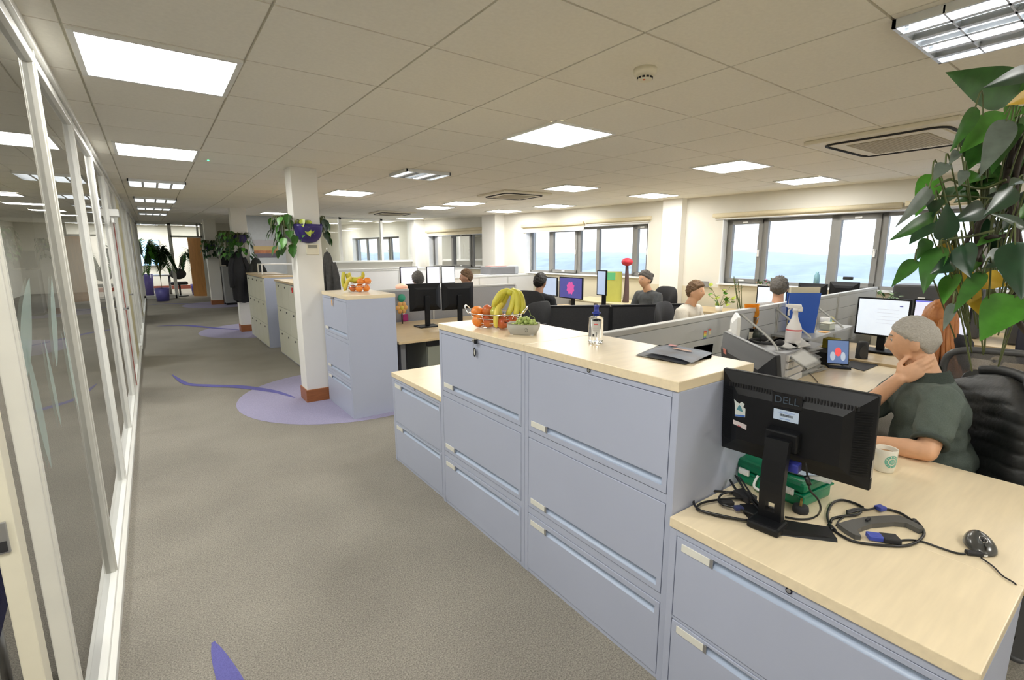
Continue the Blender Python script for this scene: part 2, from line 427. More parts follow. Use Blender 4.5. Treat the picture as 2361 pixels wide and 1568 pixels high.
for y0, y1 in zip(ymul, ymul[1:]):
    if (y0, y1) == (6.44, 7.05) : continue
    if y0 in (8.25, 14.3, .42): continue
    a.poly([(PX, y0, .06), (PX, y1, .06), (PX, y1, min(cz(y0), cz(y1)) - .04), (PX, y0, min(cz(y0), cz(y1)) - .04)])
a.obj('pane', parent=pr)
# pale green leaf-shaped film on the near pane
FILM = mat('pale_green_film', (.42, .55, .50), .5, alpha=.45)
def petal(c, L, wd, ang, name='leaf_film'):
    n = 14; pts = []
    for s in (1, -1):
        for i in range(n):
            t = i / n if s == 1 else 1 - i / n
            pts.append((L * (t - .5), s * wd * math.sin(PI * t) ** .8 * (1.15 - .4 * t)))
    M = Matrix.Translation((PX + .004, c[0], c[1])) @ Matrix.Rotation(ang, 4, 'X')
    MB().m(FILM).poly([M @ Vector((0, a, b)) for a, b in pts]).obj(name, parent=pr, recalc=False)
petal((2.17, 1.14), .32, .03, R(96)); petal((1.90, 1.13), .40, .045, R(97)); petal((2.40, 1.33), .38, .05, R(55)); petal((1.74, 1.22), .36, .05, R(100)); petal((1.93, 1.36), .42, .06, R(40)); petal((1.66, 1.0), .4, .05, R(85))
petal((2.6, 1.1), .36, .035, R(98))
# lever and door at y 6.44-7.05, second door further on
dr = link('door_1', None, kind='structure')
MB().m(mat('pale_door', (.80, .80, .76), .4)).box(PX - .02, PX + .02, 6.47, 7.02, .03, 2.3, .003).obj('door_leaf', parent=dr)
MB().m(STEEL).box(PX + .02, PX + .07, 6.52, 6.54, .98, 1.0).box(PX + .055, PX + .07, 6.52, 6.64, .98, 1.0, .003).obj('door_handle', parent=dr)
MB().m(WHITEP).box(PX + .02, PX + .10, 6.44, 6.62, 1.93, 2.0, .004).box(PX + .04, PX + .06, 6.3, 6.66, 1.86, 1.90, .003).obj('door_closer', parent=dr)
MB().m(mat('red_edge_strip', (.35, .12, .10), .5)).box(PX + .022, PX + .030, 7.0, 7.02, .05, 1.9).obj('door_edge', parent=dr)
dr = link('door_2', None, kind='structure')
MB().m(mat('yellow_door', (.74, .68, .42), .45)).box(PX - .02, PX + .02, 8.28, 9.27, .03, 2.3, .003).obj('door_leaf', parent=dr)  # door leaf in one even yellow
MB().m(STEEL).box(PX + .02, PX + .07, 8.36, 8.38, 1.0, 1.02).box(PX + .055, PX + .07, 8.36, 8.48, 1.0, 1.02, .003).obj('door_handle', parent=dr)
dr = link('door_3', None, kind='structure')
MB().m(mat('yellow_door2', (.74, .68, .42), .45)).box(PX - .02, PX + .02, 14.33, 15.27, .03, 2.35, .003).obj('door_leaf', parent=dr)
# cream jamb with strike plate, room side of the near pane
jb = link('trim_1', None, kind='structure')
MB().m(CREAMF).box(PX - .040, PX - .003, 1.49, 1.55, 0, 2.36, .003).obj('door_jamb', parent=jb)
MB().m(STEEL).box(PX - .039, PX - .016, 1.484, 1.490, .90, .975, .002).m(BLKM).box(PX - .035, PX - .020, 1.482, 1.485, .905, .93).obj('strike_plate', parent=jb)
# trunking along the skirting inside the far room
# ---- far corridor end: glazed screen with wooden door, room beyond
q = link('wall_corridor_screen', None, kind='structure')
a = MB().m(WHITEF); H = 2.56
for x in (-.3, .62, 1.56): a.box(x - .05, x + .05, 20.66, 20.76, 0, H)
a.box(-.3, 1.56, 20.66, 20.76, H - .06, H + .1); a.box(.62, 1.56, 20.66, 20.76, 2.08, 2.14); a.box(-.3, .62, 20.66, 20.76, 0, .12); a.box(1.40, 1.46, 20.66, 20.76, 2.1, H)
a.obj('screen_frame', parent=q)
MB().m(GLASS).poly([(-.26, 20.71, .12), (.58, 20.71, .12), (.58, 20.71, 2.5), (-.26, 20.71, 2.5)]).obj('pane', parent=q)
MB().m(GLASS).poly([(.66, 20.71, 2.13), (1.5, 20.71, 2.13), (1.5, 20.71, 2.5), (.66, 20.71, 2.5)]).obj('pane', parent=q)
dr = link('door_4', None, loc=(1.53, 20.68, 0), rotz=R(-38), kind='structure')
MB().m(DOORW).box(-.5, 0, -.02, .02, .02, 2.09, .003).obj('door_leaf', parent=dr)
MB().m(STEEL).box(-.47, -.45, -.07, -.02, 1.0, 1.02).obj('door_handle', parent=dr)
wn = link('window_5', None, kind='structure')
MB().m(WFRAME).box(-.95, -.92, 25.9, 26, 1.0, 2.1).box(.35, .38, 25.9, 26, 1.0, 2.1).box(-.95, .38, 25.9, 26, 1.0, 1.03).box(-.95, .38, 25.9, 26, 2.07, 2.1).obj('window_frame', parent=wn)
MB().m(emis('far_window_daylight', (.30, .50, .78), .9)).poly([(-.92, 25.97, 1.03), (.35, 25.97, 1.03), (.35, 25.97, 2.07), (-.92, 25.97, 2.07)]).obj('pane', parent=wn)

# ================================================================== LIGHT FITTINGS
LAMP = emis('lit_diffuser', (1, .985, .94), 9.0)
def panel_light(x, y, w, d, label, rz=0, group=None, on=True):
    z = cz(y)
    t = thing('ceiling_light', label, 'ceiling light', (x, y, z), rz, group)
    if y > 10: t.rotation_euler = (math.atan(.0187), 0, rz)
    a = MB().m(WHITEF); f = .022
    a.box(-w / 2, w / 2, -d / 2, -d / 2 + f, -.012, 0); a.box(-w / 2, w / 2, d / 2 - f, d / 2, -.012, 0); a.box(-w / 2, -w / 2 + f, -d / 2 + f, d / 2 - f, -.012, 0); a.box(w / 2 - f, w / 2, -d / 2 + f, d / 2 - f, -.012, 0)
    a.obj('frame', parent=t)
    MB().m(LAMP).poly([(-w / 2 + f, -d / 2 + f, -.009), (-w / 2 + f, d / 2 - f, -.009), (w / 2 - f, d / 2 - f, -.009), (w / 2 - f, -d / 2 + f, -.009)]).obj('diffuser', parent=t, recalc=False)
    return t
LM = mat('louvre_aluminium', (.80, .83, .86), .42, .8)
LMW = mat('louvre_reflector', (.78, .82, .86), .35, .3)
def louvre(x, y, w, d, nx, ny, label, rz=0, group=None, lit=1.6):
    z = cz(y); t = thing('louvre_light', label, 'ceiling light', (x, y, z), rz, group)
    if y > 10: t.rotation_euler = (math.atan(.0187), 0, rz)
    a = MB().m(LM); f = .012
    a.box(-w / 2, w / 2, -d / 2, -d / 2 + f, -.03, 0); a.box(-w / 2, w / 2, d / 2 - f, d / 2, -.03, 0); a.box(-w / 2, -w / 2 + f, -d / 2, d / 2, -.03, 0); a.box(w / 2 - f, w / 2, -d / 2, d / 2, -.03, 0)
    a.obj('frame', parent=t)
    a = MB().m(LMW); a.box(-w / 2 + f, w / 2 - f, -d / 2 + f, d / 2 - f, -.003, -.001); a.obj('reflector', parent=t)
    nt_ = 1 if group else 4  # grouped aisle fittings get one wide glowing box, not tubes
    for k in range(nt_):
        xx = -w / 2 + w * (k + .5) / nt_; hw = w * .46 if group else .02; MB().m(emis('louvre_glow_%g' % lit, (.95, .98, 1), lit)).box(xx - hw, xx + hw, -d / 2 + .03, d / 2 - .03, -.010, -.004).obj('tube', parent=t)
    a = MB().m(LM)
    for i in range(1, nx):
        xx = -w / 2 + w * i / nx; a.grid(lambda u, v, xx=xx: Vector((xx + (.012 * (1 - v) ** 1.5 - .001) * (1), -d / 2 + d * u, -.03 + .026 * v)), 2, 6)
        a.grid(lambda u, v, xx=xx: Vector((xx - (.012 * (1 - v) ** 1.5 - .001) , -d / 2 + d * u, -.03 + .026 * v)), 2, 6)
        a.box(xx - .012, xx + .012, -d / 2, d / 2, -.031, -.030)
    for j in range(1, ny):
        yy = -d / 2 + d * j / ny; a.box(-w / 2, w / 2, yy - .003, yy + .003, -.031, -.004)
    a.obj('louvre', parent=t)
    return t
g = 'lit square panels over the desks'
panel_light(.14, .54, .57, .60, 'added unseen lit panel over the aisle, over the near end of the carpet', group='lit panels over the aisle')  # unseen panel added for more light near the camera
for x, y in ((2.47, -1.1), (4.9, -.75), (6.4, .1), (.14, -1.7)):  # unseen panels added to brighten the near desk
    panel_light(x, y, .57, .57, 'added unseen lit panel at the near end of the room', group='added unseen panels at the near end of the room')
panel_light(.128, 2.87, .585, .60, 'large lit panel over the aisle, nearest the camera', group='lit panels over the aisle')
panel_light(.14, 5.20, .57, .60, 'lit ceiling panel over the aisle, second along', group='lit panels over the aisle')
panel_light(2.47, 2.81, .56, .60, 'lit square panel over the tall grey filing cabinets', group=g)
panel_light(4.73, 2.80, .57, .55, 'lit square panel above the grey desk divider, between smoke detector and near window', group=g)
panel_light(6.36, 2.80, .52, .54, 'lit square panel close to the near window wall', group=g)
panel_light(4.57, 4.94, .57, .52, 'lit square panel just past the second air vent, mid room', group=g, rz=-.06)
panel_light(6.17, 4.86, .6, .5, 'lit square panel close to the white wall pier', group=g, rz=-.06)
panel_light(6.08, 7.0, .58, .58, 'lit square panel near the middle window head', group=g, rz=-.08)
panel_light(2.38, 7.17, .54, .64, 'lit panel right of the nearest white column', group=g)
panel_light(4.46, 8.57, .58, .62, 'lit square panel beyond the mid air vent, farther of the pair', group=g, rz=-.08)
panel_light(4.47, 7.54, .58, .60, 'lit square panel beyond the mid air vent, nearer of the pair', group=g, rz=-.08)
panel_light(5.96, 8.45, .58, .58, 'lit square panel close to the far corner pier', group=g, rz=-.08)
panel_light(5.6, 12.2, .5, .75, 'small lit panel just in front of the glazed office', group=g)
panel_light(2.35, 12.3, .5, .6, 'lit panel seen right of the second white column', group=g)
for x, y in ((3.7, 14.6), (5.2, 14.8), (3.8, 17.2), (5.0, 17.4)):
    panel_light(x, y, .6, .6, 'lit panel inside the glazed back office', group='lit panels in the glazed office')
for x, y in ((.2, 22.2), (.9, 24.2), (-.8, 23.4), (1.4, 22.2), (-.8, 21.9), (.1, 25.0), (-.8, 25.0), (1.6, 25.0)):  # some of these panels are added only to brighten the far room
    panel_light(x, y, .6, .6, 'lit panel in the bright room behind the corridor screen, set partly added', group='lit panels in the far room')
for x, y in ((-1.9, .5), (-1.9, 2.9), (-1.7, 5.3), (-1.7, 7.7), (-1.7, 10.1), (-1.7, 12.5), (-1.7, 14.9), (-1.7, 17.3)):  # row extended with added panels to brighten the corridor
    panel_light(x, y, .6, .6, 'lit panel in the room behind the glass partition, row added for corridor light', group='lit panels added behind the glass')
gg = 'louvre fittings over the aisle, given a glow'  # a wide glowing box in each one brightens the corridor
louvre(2.56, .465, .58, .59, 6, 4, 'silver louvred ceiling light at the top right corner beside the hanging plant', lit=3.2)
louvre(2.42, 4.98, .5, .45, 6, 4, 'silver louvred ceiling light between the two nearest lit square panels and column')
louvre(.16, 7.50, .56, .58, 4, 4, 'louvred light over the aisle, first after the lit panels', group=gg, lit=1.2)
louvre(.16, 9.75, .54, .60, 4, 4, 'louvred light over the aisle, second after the lit panels', group=gg, lit=1.2)
louvre(.16, 12.2, .54, .60, 4, 4, 'louvred light over the aisle, third after the lit panels', group=gg, lit=1.2)
louvre(.16, 14.6, .54, .60, 4, 4, 'louvred light over the aisle, last before the corridor screen', group=gg, lit=1.2)

def cassette(x, y, s, rz, label, s2=None):
    z = cz(y); s2 = s2 or s
    t = thing('air_conditioner', label, 'air conditioner', (x, y, z), rz)
    a = MB().m(CREAM).box(-s / 2, s / 2, -s2 / 2, s2 / 2, -.03, 0, .008); a.obj('housing', parent=t)
    def rr(h, w, r, z): return [Vector((cx + r * math.cos(R(t0 + k * 11.25)), cy + r * math.sin(R(t0 + k * 11.25)), z)) for cx, cy, t0 in ((h - r, w - r, 0), (-h + r, w - r, 90), (-h + r, -w + r, 180), (h - r, -w + r, 270)) for k in range(9)]
    i0 = rr(s * .40, s2 * .40, .09, -.0315)
    a = MB().m(BLKM).tube(i0, .011, 8, 1, True); a.obj('air_slot', parent=t)
    a = MB().m(CREAM).box(-s * .36, s * .36, -s2 * .36, s2 * .36, -.038, -.028, .004); a.obj('centre_panel', parent=t)
    a = MB().m(mat('grille_tan', (.48, .43, .30), .6))
    for k in range(22):
        yy = -s2 * .26 + s2 * .52 * k / 21; a.box(-s * .28, s * .28, yy - .006, yy + .006, -.043, -.037)
    a.box(-s * .28, s * .28, -s2 * .27, s2 * .27, -.041, -.037)
    a.obj('grille', parent=t); return t
cassette(4.62, 1.40, .98, -.03, 'cream ceiling air conditioner near the hanging plant, with long black slot', .92)
cassette(4.38, 5.95, .80, -.08, 'cream ceiling air conditioner in the middle of the room')
cassette(4.28, 10.2, .80, -.08, 'small distant ceiling air conditioner in front of the glazed office')
# smoke detector
t = thing('smoke_detector', 'cream round smoke detector on the ceiling tiles', 'smoke detector', (1.93, 1.60, 2.397))
MB().m(CREAM).lathe([(0, 0), (.052, 0), (.052, -.022), (.046, -.03), (.034, -.032)], n=32).obj('base', parent=t)
MB().m(CREAM).lathe([(.034, -.032), (.034, -.046), (.030, -.052), (.02, -.055), (0, -.056)], n=32).obj('sensor_cap', parent=t)
a = MB().m(BLKM)
for k in range(12):
    w_ = 2 * PI * k / 12; a.box(-.006, .006, .0335, .0355, -.045, -.037, 0, Matrix.Rotation(w_, 4, 'Z'))
a.obj('vent_slots', parent=t)
MB().m(mat('red_led', (.8, .15, .03), .4)).ell((-.02, -.012, -.053), (.006, .006, .003)).obj('indicator', parent=t)
t = tag(MB().m(emis('green_led', (.05, .9, .35), 2)).ell((0, 0, 0), (.008, .008, .004)).obj('indicator_light', loc=(.52, 5.4, 2.393)), 'tiny green indicator light on the ceiling by the aisle panel', 'indicator light')
# ================================================================== FILING CABINETS
def filing_cabinet(x0, y0, W, D, H, doors, label, group=None, lock=.5, cab=CAB, top=.035, over=.006, z_top=None, split=None, far=False, topw=WOOD):
    """front faces -X; root at the front near bottom corner; doors = (z0, z1, handle z or None)"""
    t = thing('filing_cabinet', label, 'filing cabinet', (x0, y0, 0), 0, group)
    a = MB().m(cab).box(.02, D - .001, .002, W - .002, 0, H - top - .001)
    s = .026
    a.box(0, D, 0, s, 0, H - top, .002); a.box(0, D, W - s, W, 0, H - top, .002)
    a.box(0, .03, s, W - s, doors[0][1] + .003, H - top); a.box(.004, .03, s, W - s, 0, .018)
    for d0, d1 in zip(doors[1:], doors): a.box(.003, .03, s, W - s, d0[1] + .003, d1[0] - .003)
    a.m(CABG).box(.012, .02, s, W - s, .018, doors[0][1] + .003)
    a.obj('carcass', parent=t)
    if lock is not None:
        MB().m(BLKG).cyl((-.003, W * lock, doors[0][1] + .018), (.004, W * lock, doors[0][1] + .018), .009, n=16).m(STEEL).cyl((-.004, W * lock, doors[0][1] + .018), (-.002, W * lock, doors[0][1] + .018), .006, n=14).obj('lock', parent=t)
    ya, yb = s + .003, W - s - .003
    for z0, z1, zg in doors:
        dr = MB().m(cab); x = 0.0; g = .014
        yl0, yl1 = yb - .13, yb - .02       # label, far end of the drawer
        yg0 = ya + .02
        z0b, z1b = z0 + .0, z1
        dr.box(x, .012, ya, yb, zg + g, z1b, .0015); dr.box(x, .012, ya, yb, z0b, zg - g, .0015)
        dr.box(x, .012, ya, yg0, zg - g - .001, zg + g + .001); dr.box(x, .012, yl0, yb, zg - g - .001, zg + g + .001)
        d = dr.obj('drawer', parent=t)
        def groove(u, v):
            w_ = PI * v; return Vector((.011 * math.sin(w_) ** .7 if 0 < v < 1 else 0, yg0 + (yl0 - yg0) * u, zg + g - 2 * g * v))
        h = MB().m(CABR).grid(groove, 2, 9); h.obj('handle', parent=d)
        MB().m(LABEL).box(-.0025, .001, yl0 + .006, yl1, zg - .0135, zg + .0135, .001).m(STEEL).box(-.003, -.0, yl0 - .006, yl0 + .006, zg - .0145, zg + .0145, .001).obj('label_holder', parent=d)
    MB().m(topw).box(-over, D + .004, 0 if over else 0, W, H - top, H, .0025).obj('worktop', parent=t)
    return t
D3 = [(.743, 1.090, .782), (.357, .704, .393), (.022, .317, .278)]
D3L = [(.743, 1.090, .782), (.357, .704, .393), (.022, .317, .278)]
D2 = [(.318, .619, .588), (.022, .302, .276)]
XF = 1.355
cabC = filing_cabinet(XF, .925, .828, .465, 1.15, D3, 'tall lavender-grey three-drawer cabinet with the water bottle and magazines on top')
cabB = filing_cabinet(XF, 1.755, .845, .465, 1.15, D3L, 'tall lavender-grey three-drawer cabinet with fruit on top and a key in its lock', lock=.5)
cabA = filing_cabinet(XF + .01, 2.604, .785, .465, .69, [(.318, .630, .598), (.022, .302, .276)], 'low lavender-grey two-drawer cabinet at the far end of the tall pair, bare beech top')
cabD = filing_cabinet(XF - .012, .135, .785, .46, .68, D2, 'low lavender-grey two-drawer cabinet nearest the camera, black monitor on its beech top')
cabE = filing_cabinet(1.405, 4.475, .80, .465, 1.175, [(.765, 1.112, .805), (.372, .722, .408), (.022, .332, .290)], 'tall lavender-grey cabinet against the nearest white column, banana basket on top')
def locker_cabinet(x0, y0, W, D, H, n, label):
    t = thing('storage_cabinet', label, 'storage cabinet', (x0, y0, 0))
    MB().m(CAB).box(.012, D, 0, W, 0, H - .03, .002).obj('carcass', parent=t)
    w = W / n
    for i in range(n):
        for k in range(3):
            z0 = .02 + (H - .06) * k / 3; z1 = .02 + (H - .06) * (k + 1) / 3 - .006
            d = MB().m(CABW).box(0, .012, i * w + .004, (i + 1) * w - .004, z0, z1, .002).obj('door', parent=t)
            MB().m(DGR).box(-.008, 0, i * w + w * .45, i * w + w * .45 + .035, z1 - .06, z1 - .035, .002).obj('handle', parent=d)
    MB().m(WOODD).box(-.015, D, 0, W, H - .03, H, .002).obj('worktop', parent=t)
    return t
locker_cabinet(1.44, 8.80, 1.7, .47, 1.19, 4, 'pale cream storage cabinet beside the black coats and second column, beech top')
locker_cabinet(1.52, 6.55, 1.75, .47, 1.16, 4, 'pale cream storage cabinet half hidden behind the nearest white column, red tag on it')
tag(MB().m(mat('red_tag', (.7, .03, .03), .5)).box(-.004, .002, -.02, .02, -.035, .035, .002).obj('red_tag', loc=(1.512, 7.15, 1.06)), 'small red tag hanging on the cream cabinet behind the nearest column', 'tag')

# keys
t = thing('key', 'steel key with black oval fob hanging from the tall cabinet under the fruit', 'key', (XF - .004, 2.175, 1.108))
MB().m(STEEL).box(-.022, 0, -.011, .011, -.009, .009, .003).m(BLKG).box(-.02, -.003, -.022, -.010, -.016, .008, .003).obj('key_head', parent=t)
a = MB().m(STEEL).tube([(-.015, .0, -.01), (-.017, .002, -.03), (-.014, .003, -.045)], .0012, 6)
a.obj('ring', parent=t)
a = MB().m(BLKM).tube([(-.008, .003 + .008 * math.cos(w_), -.064 + .022 * math.sin(w_)) for w_ in [2 * PI * k / 16 for k in range(16)]], .0035, 8, 1, True).m(LABEL).box(-.009, -.007, -.003, .009, -.080, -.048).obj('fob', parent=t)
t = thing('key', 'key with an orange tag in the lock of the column-side tall cabinet', 'key', (1.40, 4.90, 1.128))
MB().m(STEEL).box(-.02, 0, -.012, .012, -.01, .01, .003).obj('key_head', parent=t)
MB().m(mat('orange_tag', (.85, .42, .08), .5)).box(-.012, -.006, -.012, .012, -.075, -.018, .004).obj('fob', parent=t)

# ================================================================== DESKS
DZ = .68
def desk_top(name_label, pts, z=DZ, m=WOOD, th=.028, legs=(), loc=(0, 0, 0), group=None, skirt=None):
    t = thing('desk', name_label, 'desk', loc, 0, group)
    a = MB().m(m).poly([Vector((x, y, z - th)) for x, y in pts], th); o = a.obj('desktop', parent=t)
    bv = o.modifiers.new('b', 'BEVEL'); bv.width = .003; bv.segments = 2
    for x, y in legs:
        MB().m(MGR).box(x - .025, x + .025, y - .025, y + .025, .02, z - th).cyl((x, y, 0), (x, y, .02), .03).obj('leg', parent=t)
    if skirt:
        for x0, x1, y0, y1 in skirt: MB().m(GREYF).box(x0, x1, y0, y1, .2, z - th).obj('modesty_panel', parent=t)
    return t
arc = lambda cx, cy, r, a0, a1, n=10: [(cx + r * math.cos(R(a0 + (a1 - a0) * k / n)), cy + r * math.sin(R(a0 + (a1 - a0) * k / n))) for k in range(n + 1)]
desk_top('large L-shaped beech desk with the mug and mouse, joined to the low cabinet', [(1.806, .125), (2.62, .125), (2.62, .62)] + arc(3.05, .66, .43, 182, 92, 10) + [(4.55, 1.10), (4.55, 1.90), (1.86, 1.70), (1.86, .93), (1.83, .92), (1.83, .926), (1.806, .926)], legs=((1.9, .2), (2.57, .18), (2.6, 1.62), (4.3, 1.75)))

# divider one: grey slatted screens with posts, from the tall cabinets to the window wall
def div_y(x): return 1.77 + .078 * (x - 1.85)
def divider(x0, x1, label, z1=1.15, z0=.12):
    y0, y1 = div_y(x0), div_y(x1); L = math.hypot(x1 - x0, y1 - y0); rz = math.atan2(y1 - y0, x1 - x0)
    t = thing('desk_divider', label, 'divider', (x0, y0, 0), rz, 'grey slatted screens of the desk divider')
    a = MB().m(GREYP); n = 8
    for k in range(n):
        za, zb = z0 + (z1 - .03 - z0) * k / n, z0 + (z1 - .03 - z0) * (k + 1) / n - .004
        a.box(.02, L - .02, -.016, .016, za, zb, .002)
    a.m(MGR).box(.02, L - .02, -.012, .012, z0, z1 - .03)
    a.obj('panel', parent=t)
    MB().m(RAIL).box(0, L, -.022, .022, z1 - .032, z1, .004).obj('top_rail', parent=t)
    a = MB().m(RAIL).box(0, .022, -.02, .02, 0, z1 - .03, .002).m(DGR).box(.0225, .026, -.019, .019, .1, z1 - .034)
    a.obj('post', parent=t)
    a = MB().m(RAIL).box(L - .022, L, -.02, .02, 0, z1 - .03, .002).obj('post', parent=t)
    return t
divider(1.86, 3.32, 'grey slatted divider screen starting behind the tall cabinets, two small stickers on it')
divider(3.33, 4.10, 'grey slatted divider screen just behind the orange pen pot')
divider(4.11, 5.60, 'grey slatted divider screen behind the shelf with the blue folder')
divider(5.61, 7.0, 'grey slatted divider screen nearest the window, small leafy plant beside it')

# stickers on the first screen
def on_div(x, z, off=-.018): return Vector((x, div_y(x) + off, z))
def sticker(name, cx, z, w, h, fn, label):
    t = thing(name, label, 'sticker', on_div(cx, z, -.0175), math.atan(.078)); fn(t, w, h); return t
def st_r(t, w, h):
    cols = ((.75, .12, .1), (.85, .5, .1), (.8, .75, .15), (.25, .5, .25), (.12, .15, .45))
    for k, c in enumerate(cols):
        MB().m(mat('sticker_stripe_%d' % k, c, .5)).box(-w / 2, w / 2, -.001, 0, h / 2 - h * (k + 1) / 5, h / 2 - h * k / 5).obj('stripe', parent=t)
sticker('sticker', 2.94, 1.02, .034, .055, st_r, 'small rainbow striped sticker on the nearest divider screen')
def st_p(t, w, h):
    MB().m(mat('pale_yellow_card', (.75, .7, .5), .5)).box(-w / 2, w / 2, -.001, 0, -h / 2, h / 2).m(mat('sticker_red', (.75, .2, .15), .5)).box(-w / 2, w / 2, -.0015, 0, h * .25, h / 2).obj('card', parent=t)
sticker('sticker', 3.0, 1.035, .034, .04, st_p, 'small pale sticker with red top beside the rainbow one on the divider')
def st_c(t, w, h):
    M = Matrix.Rotation(PI / 2, 4, 'X'); r = w / 2
    MB().m(mat('sticker_ring', (.10, .12, .15), .5)).lathe([(0, 0), (r, 0)], n=28, M=M).obj('disc', parent=t, recalc=False)
    MB().m(WHITEP).lathe([(0, .0006), (r * .82, .0006)], n=28, M=M).obj('disc_face', parent=t, recalc=False)
    MB().m(mat('sticker_leaf', (.35, .45, .3), .5)).box(-r * .3, r * .3, -.0012, -.001, -r * .1, r * .35).m(mat('sticker_red', (.75, .2, .15), .5)).box(-r * .5, r * .5, -.0012, -.001, -r * .62, -r * .42).obj('print', parent=t)
sticker('sticker', 2.94, .925, .05, .05, st_c, 'round white sticker with a dark ring on the nearest divider screen')

# shelf on brackets fixed to the divider
t = thing('screen_shelf', 'grey shelf hung on the divider, holding the blue folder and mugs', 'shelf', (0, 0, 0))
ysh = lambda x: div_y(x) - .02
MB().m(mat('shelf_grey', (.42, .43, .43), .4)).poly([(4.02, ysh(4.02), .89), (5.05, ysh(5.05), .89), (5.05, ysh(5.05) - .30, .89), (4.02, ysh(4.02) - .30, .89)], .018).obj('shelf_board', parent=t)
for x in (4.06, 4.83):
    a = MB().m(RAIL).tube([(x, ysh(x) - .004, 1.10), (x, ysh(x) - .03, 1.09), (x, ysh(x) - .26, .93), (x, ysh(x) - .27, .905)], .008, 8, 5); a.obj('bracket', parent=t)
for x in (3.42,):
    tag(MB().m(RAIL).tube([(x, ysh(x) - .004, 1.11), (x, ysh(x) - .04, 1.10), (x, ysh(x) - .28, .92), (x, ysh(x) - .29, .72)], .008, 8, 5).obj('screen_bracket'), 'bent grey metal bracket on the divider left of the orange packet', 'bracket')

# ================================================================== FOREGROUND ITEMS ON THE LOW CABINET
def monitor(name, label, loc, rotz, W, H, tilt=0, screen=None, zc=.33, stand='plain', th=.045, bezel=.015, body=BLK, group=None, brand=None):
    """local: +Y is the back side, screen faces -Y; root on the desk"""
    t = thing(name, label, 'monitor', loc, rotz, group)
    Mt = Matrix.Translation((0, 0, zc)) @ Matrix.Rotation(tilt, 4, 'X')
    a = MB().m(body).box(-W / 2, W / 2, -.012, .010, -H / 2, H / 2, .005, Mt)
    # swelling back
    n = [(W / 2 - .004, H / 2 - .004, .010), (W / 2 - .05, H / 2 - .045, .034), (W / 2 - .075, H / 2 - .07, th)]
    for (w0, h0, d0), (w1, h1, d1) in zip(n, n[1:]):
        A = [Vector(p) for p in ((-w0, d0, -h0), (w0, d0, -h0), (w0, d0, h0), (-w0, d0, h0))]; B = [Vector(p) for p in ((-w1, d1, -h1), (w1, d1, -h1), (w1, d1, h1), (-w1, d1, h1))]
        for k in range(4): a.poly([Mt @ A[k], Mt @ A[(k + 1) % 4], Mt @ B[(k + 1) % 4], Mt @ B[k]])
    a.poly([Mt @ p for p in B])
    a.obj('housing', parent=t)
    MB().m(screen or BLKG).poly([Mt @ Vector(p) for p in ((-W / 2 + bezel, -.0125, -H / 2 + bezel), (W / 2 - bezel, -.0125, -H / 2 + bezel), (W / 2 - bezel, -.0125, H / 2 - bezel), (-W / 2 + bezel, -.0125, H / 2 - bezel))]).obj('screen', parent=t)
    if stand == 'plain':
        a = MB().m(body).box(-.03, .03, th - .01, th + .022, .012, zc + .02, .006); a.obj('stand_column', parent=t)
        MB().m(body).box(-.13, .13, -.07, .13, 0, .014, .006).obj('stand_base', parent=t)
    return t, Mt

# the black monitor seen from behind
dm_loc = (1.655, .700, DZ); dm_rz = R(-90 + 3)     # back (+Y local) towards -X world
dm_rz = R(95)
t, Mt = monitor('monitor', 'black monitor seen from behind, with stickers, standing nearest the camera', dm_loc, dm_rz, .462, .305, R(-5), zc=.328, stand=None, th=.05)
a = MB().m(BLK)                                     # vent slots along the top and fine ribs at the sides
VS = mat('slot_black', (.002, .002, .003), .6)
a.m(VS)
for k in range(44):
    x = -.19 + .38 * k / 43
    if k == 22: a.obj('vent_slots', parent=t); a = MB().m(VS)
    if abs(x) < .045: continue
    a.box(x - .0022, x + .0022, .036, .0395 + .0, .100 + abs(x) * .02, .118, 0, Mt @ Matrix.Rotation(0, 4, 'X'))
a.obj('vent_slots', parent=t)
a = MB().m(BLK)
for sx in (-1, 1):
    a = MB().m(BLK)
    for k in range(26):
        z = -.105 + .2 * k / 25; 
        p = [Vector((sx * .222, .0155, z)), Vector((sx * .183, .0335, z))]
        q = [u + Vector((0, 0, .0022)) for u in p]; o = Vector((sx * .001, .0022, 0))
        a.poly([Mt @ (p[0] + o), Mt @ (p[1] + o), Mt @ (q[1] + o), Mt @ (q[0] + o)], .0016, Mt.to_3x3() @ Vector((0, 1, 0)))
    a.obj('side_ribs', parent=t)
Md = Mt @ Matrix.Translation((0, .0508, 0))
toback = lambda x, z, d=.0525: Mt @ Matrix.Translation((x, d, z)) @ Matrix.Rotation(PI, 4, 'Z') @ Matrix.Rotation(PI / 2, 4, 'X')
MB().m(BLKG).box(-.045, .045, .044, .0515, .07, .118, .002, Mt).obj('logo_plate', parent=t)
text('DELL', .034, 'logo', mat('logo_grey', (.10, .13, .17), .2, .6), t, toback(0, .096, .0525), .0014)
sl = MB().m(mat('asset_label', (.50, .60, .74), .4)).box(-.038, .038, .0500, .0506, .026, .062, .001, Mt)
asset = sl.obj('asset_label', parent=t)
a = MB().m(BLKG)
random.seed(3); x = .018
while x > -.022:
    w_ = random.choice((.0006, .0009, .0013)); a.box(x - w_, x, .0507, .0509, .040, .048, 0, Mt); x -= w_ + random.choice((.0006, .001))
a.obj('barcode', parent=asset)
MB().m(mat('label_print_blue', (.2, .3, .6), .5)).box(-.022, .026, .0507, .0509, .051, .0525, 0, Mt).box(-.026, .018, .0507, .0509, .0545, .056, 0, Mt).box(-.012, .018, .0507, .0509, .031, .033, 0, Mt).obj('print', parent=asset)
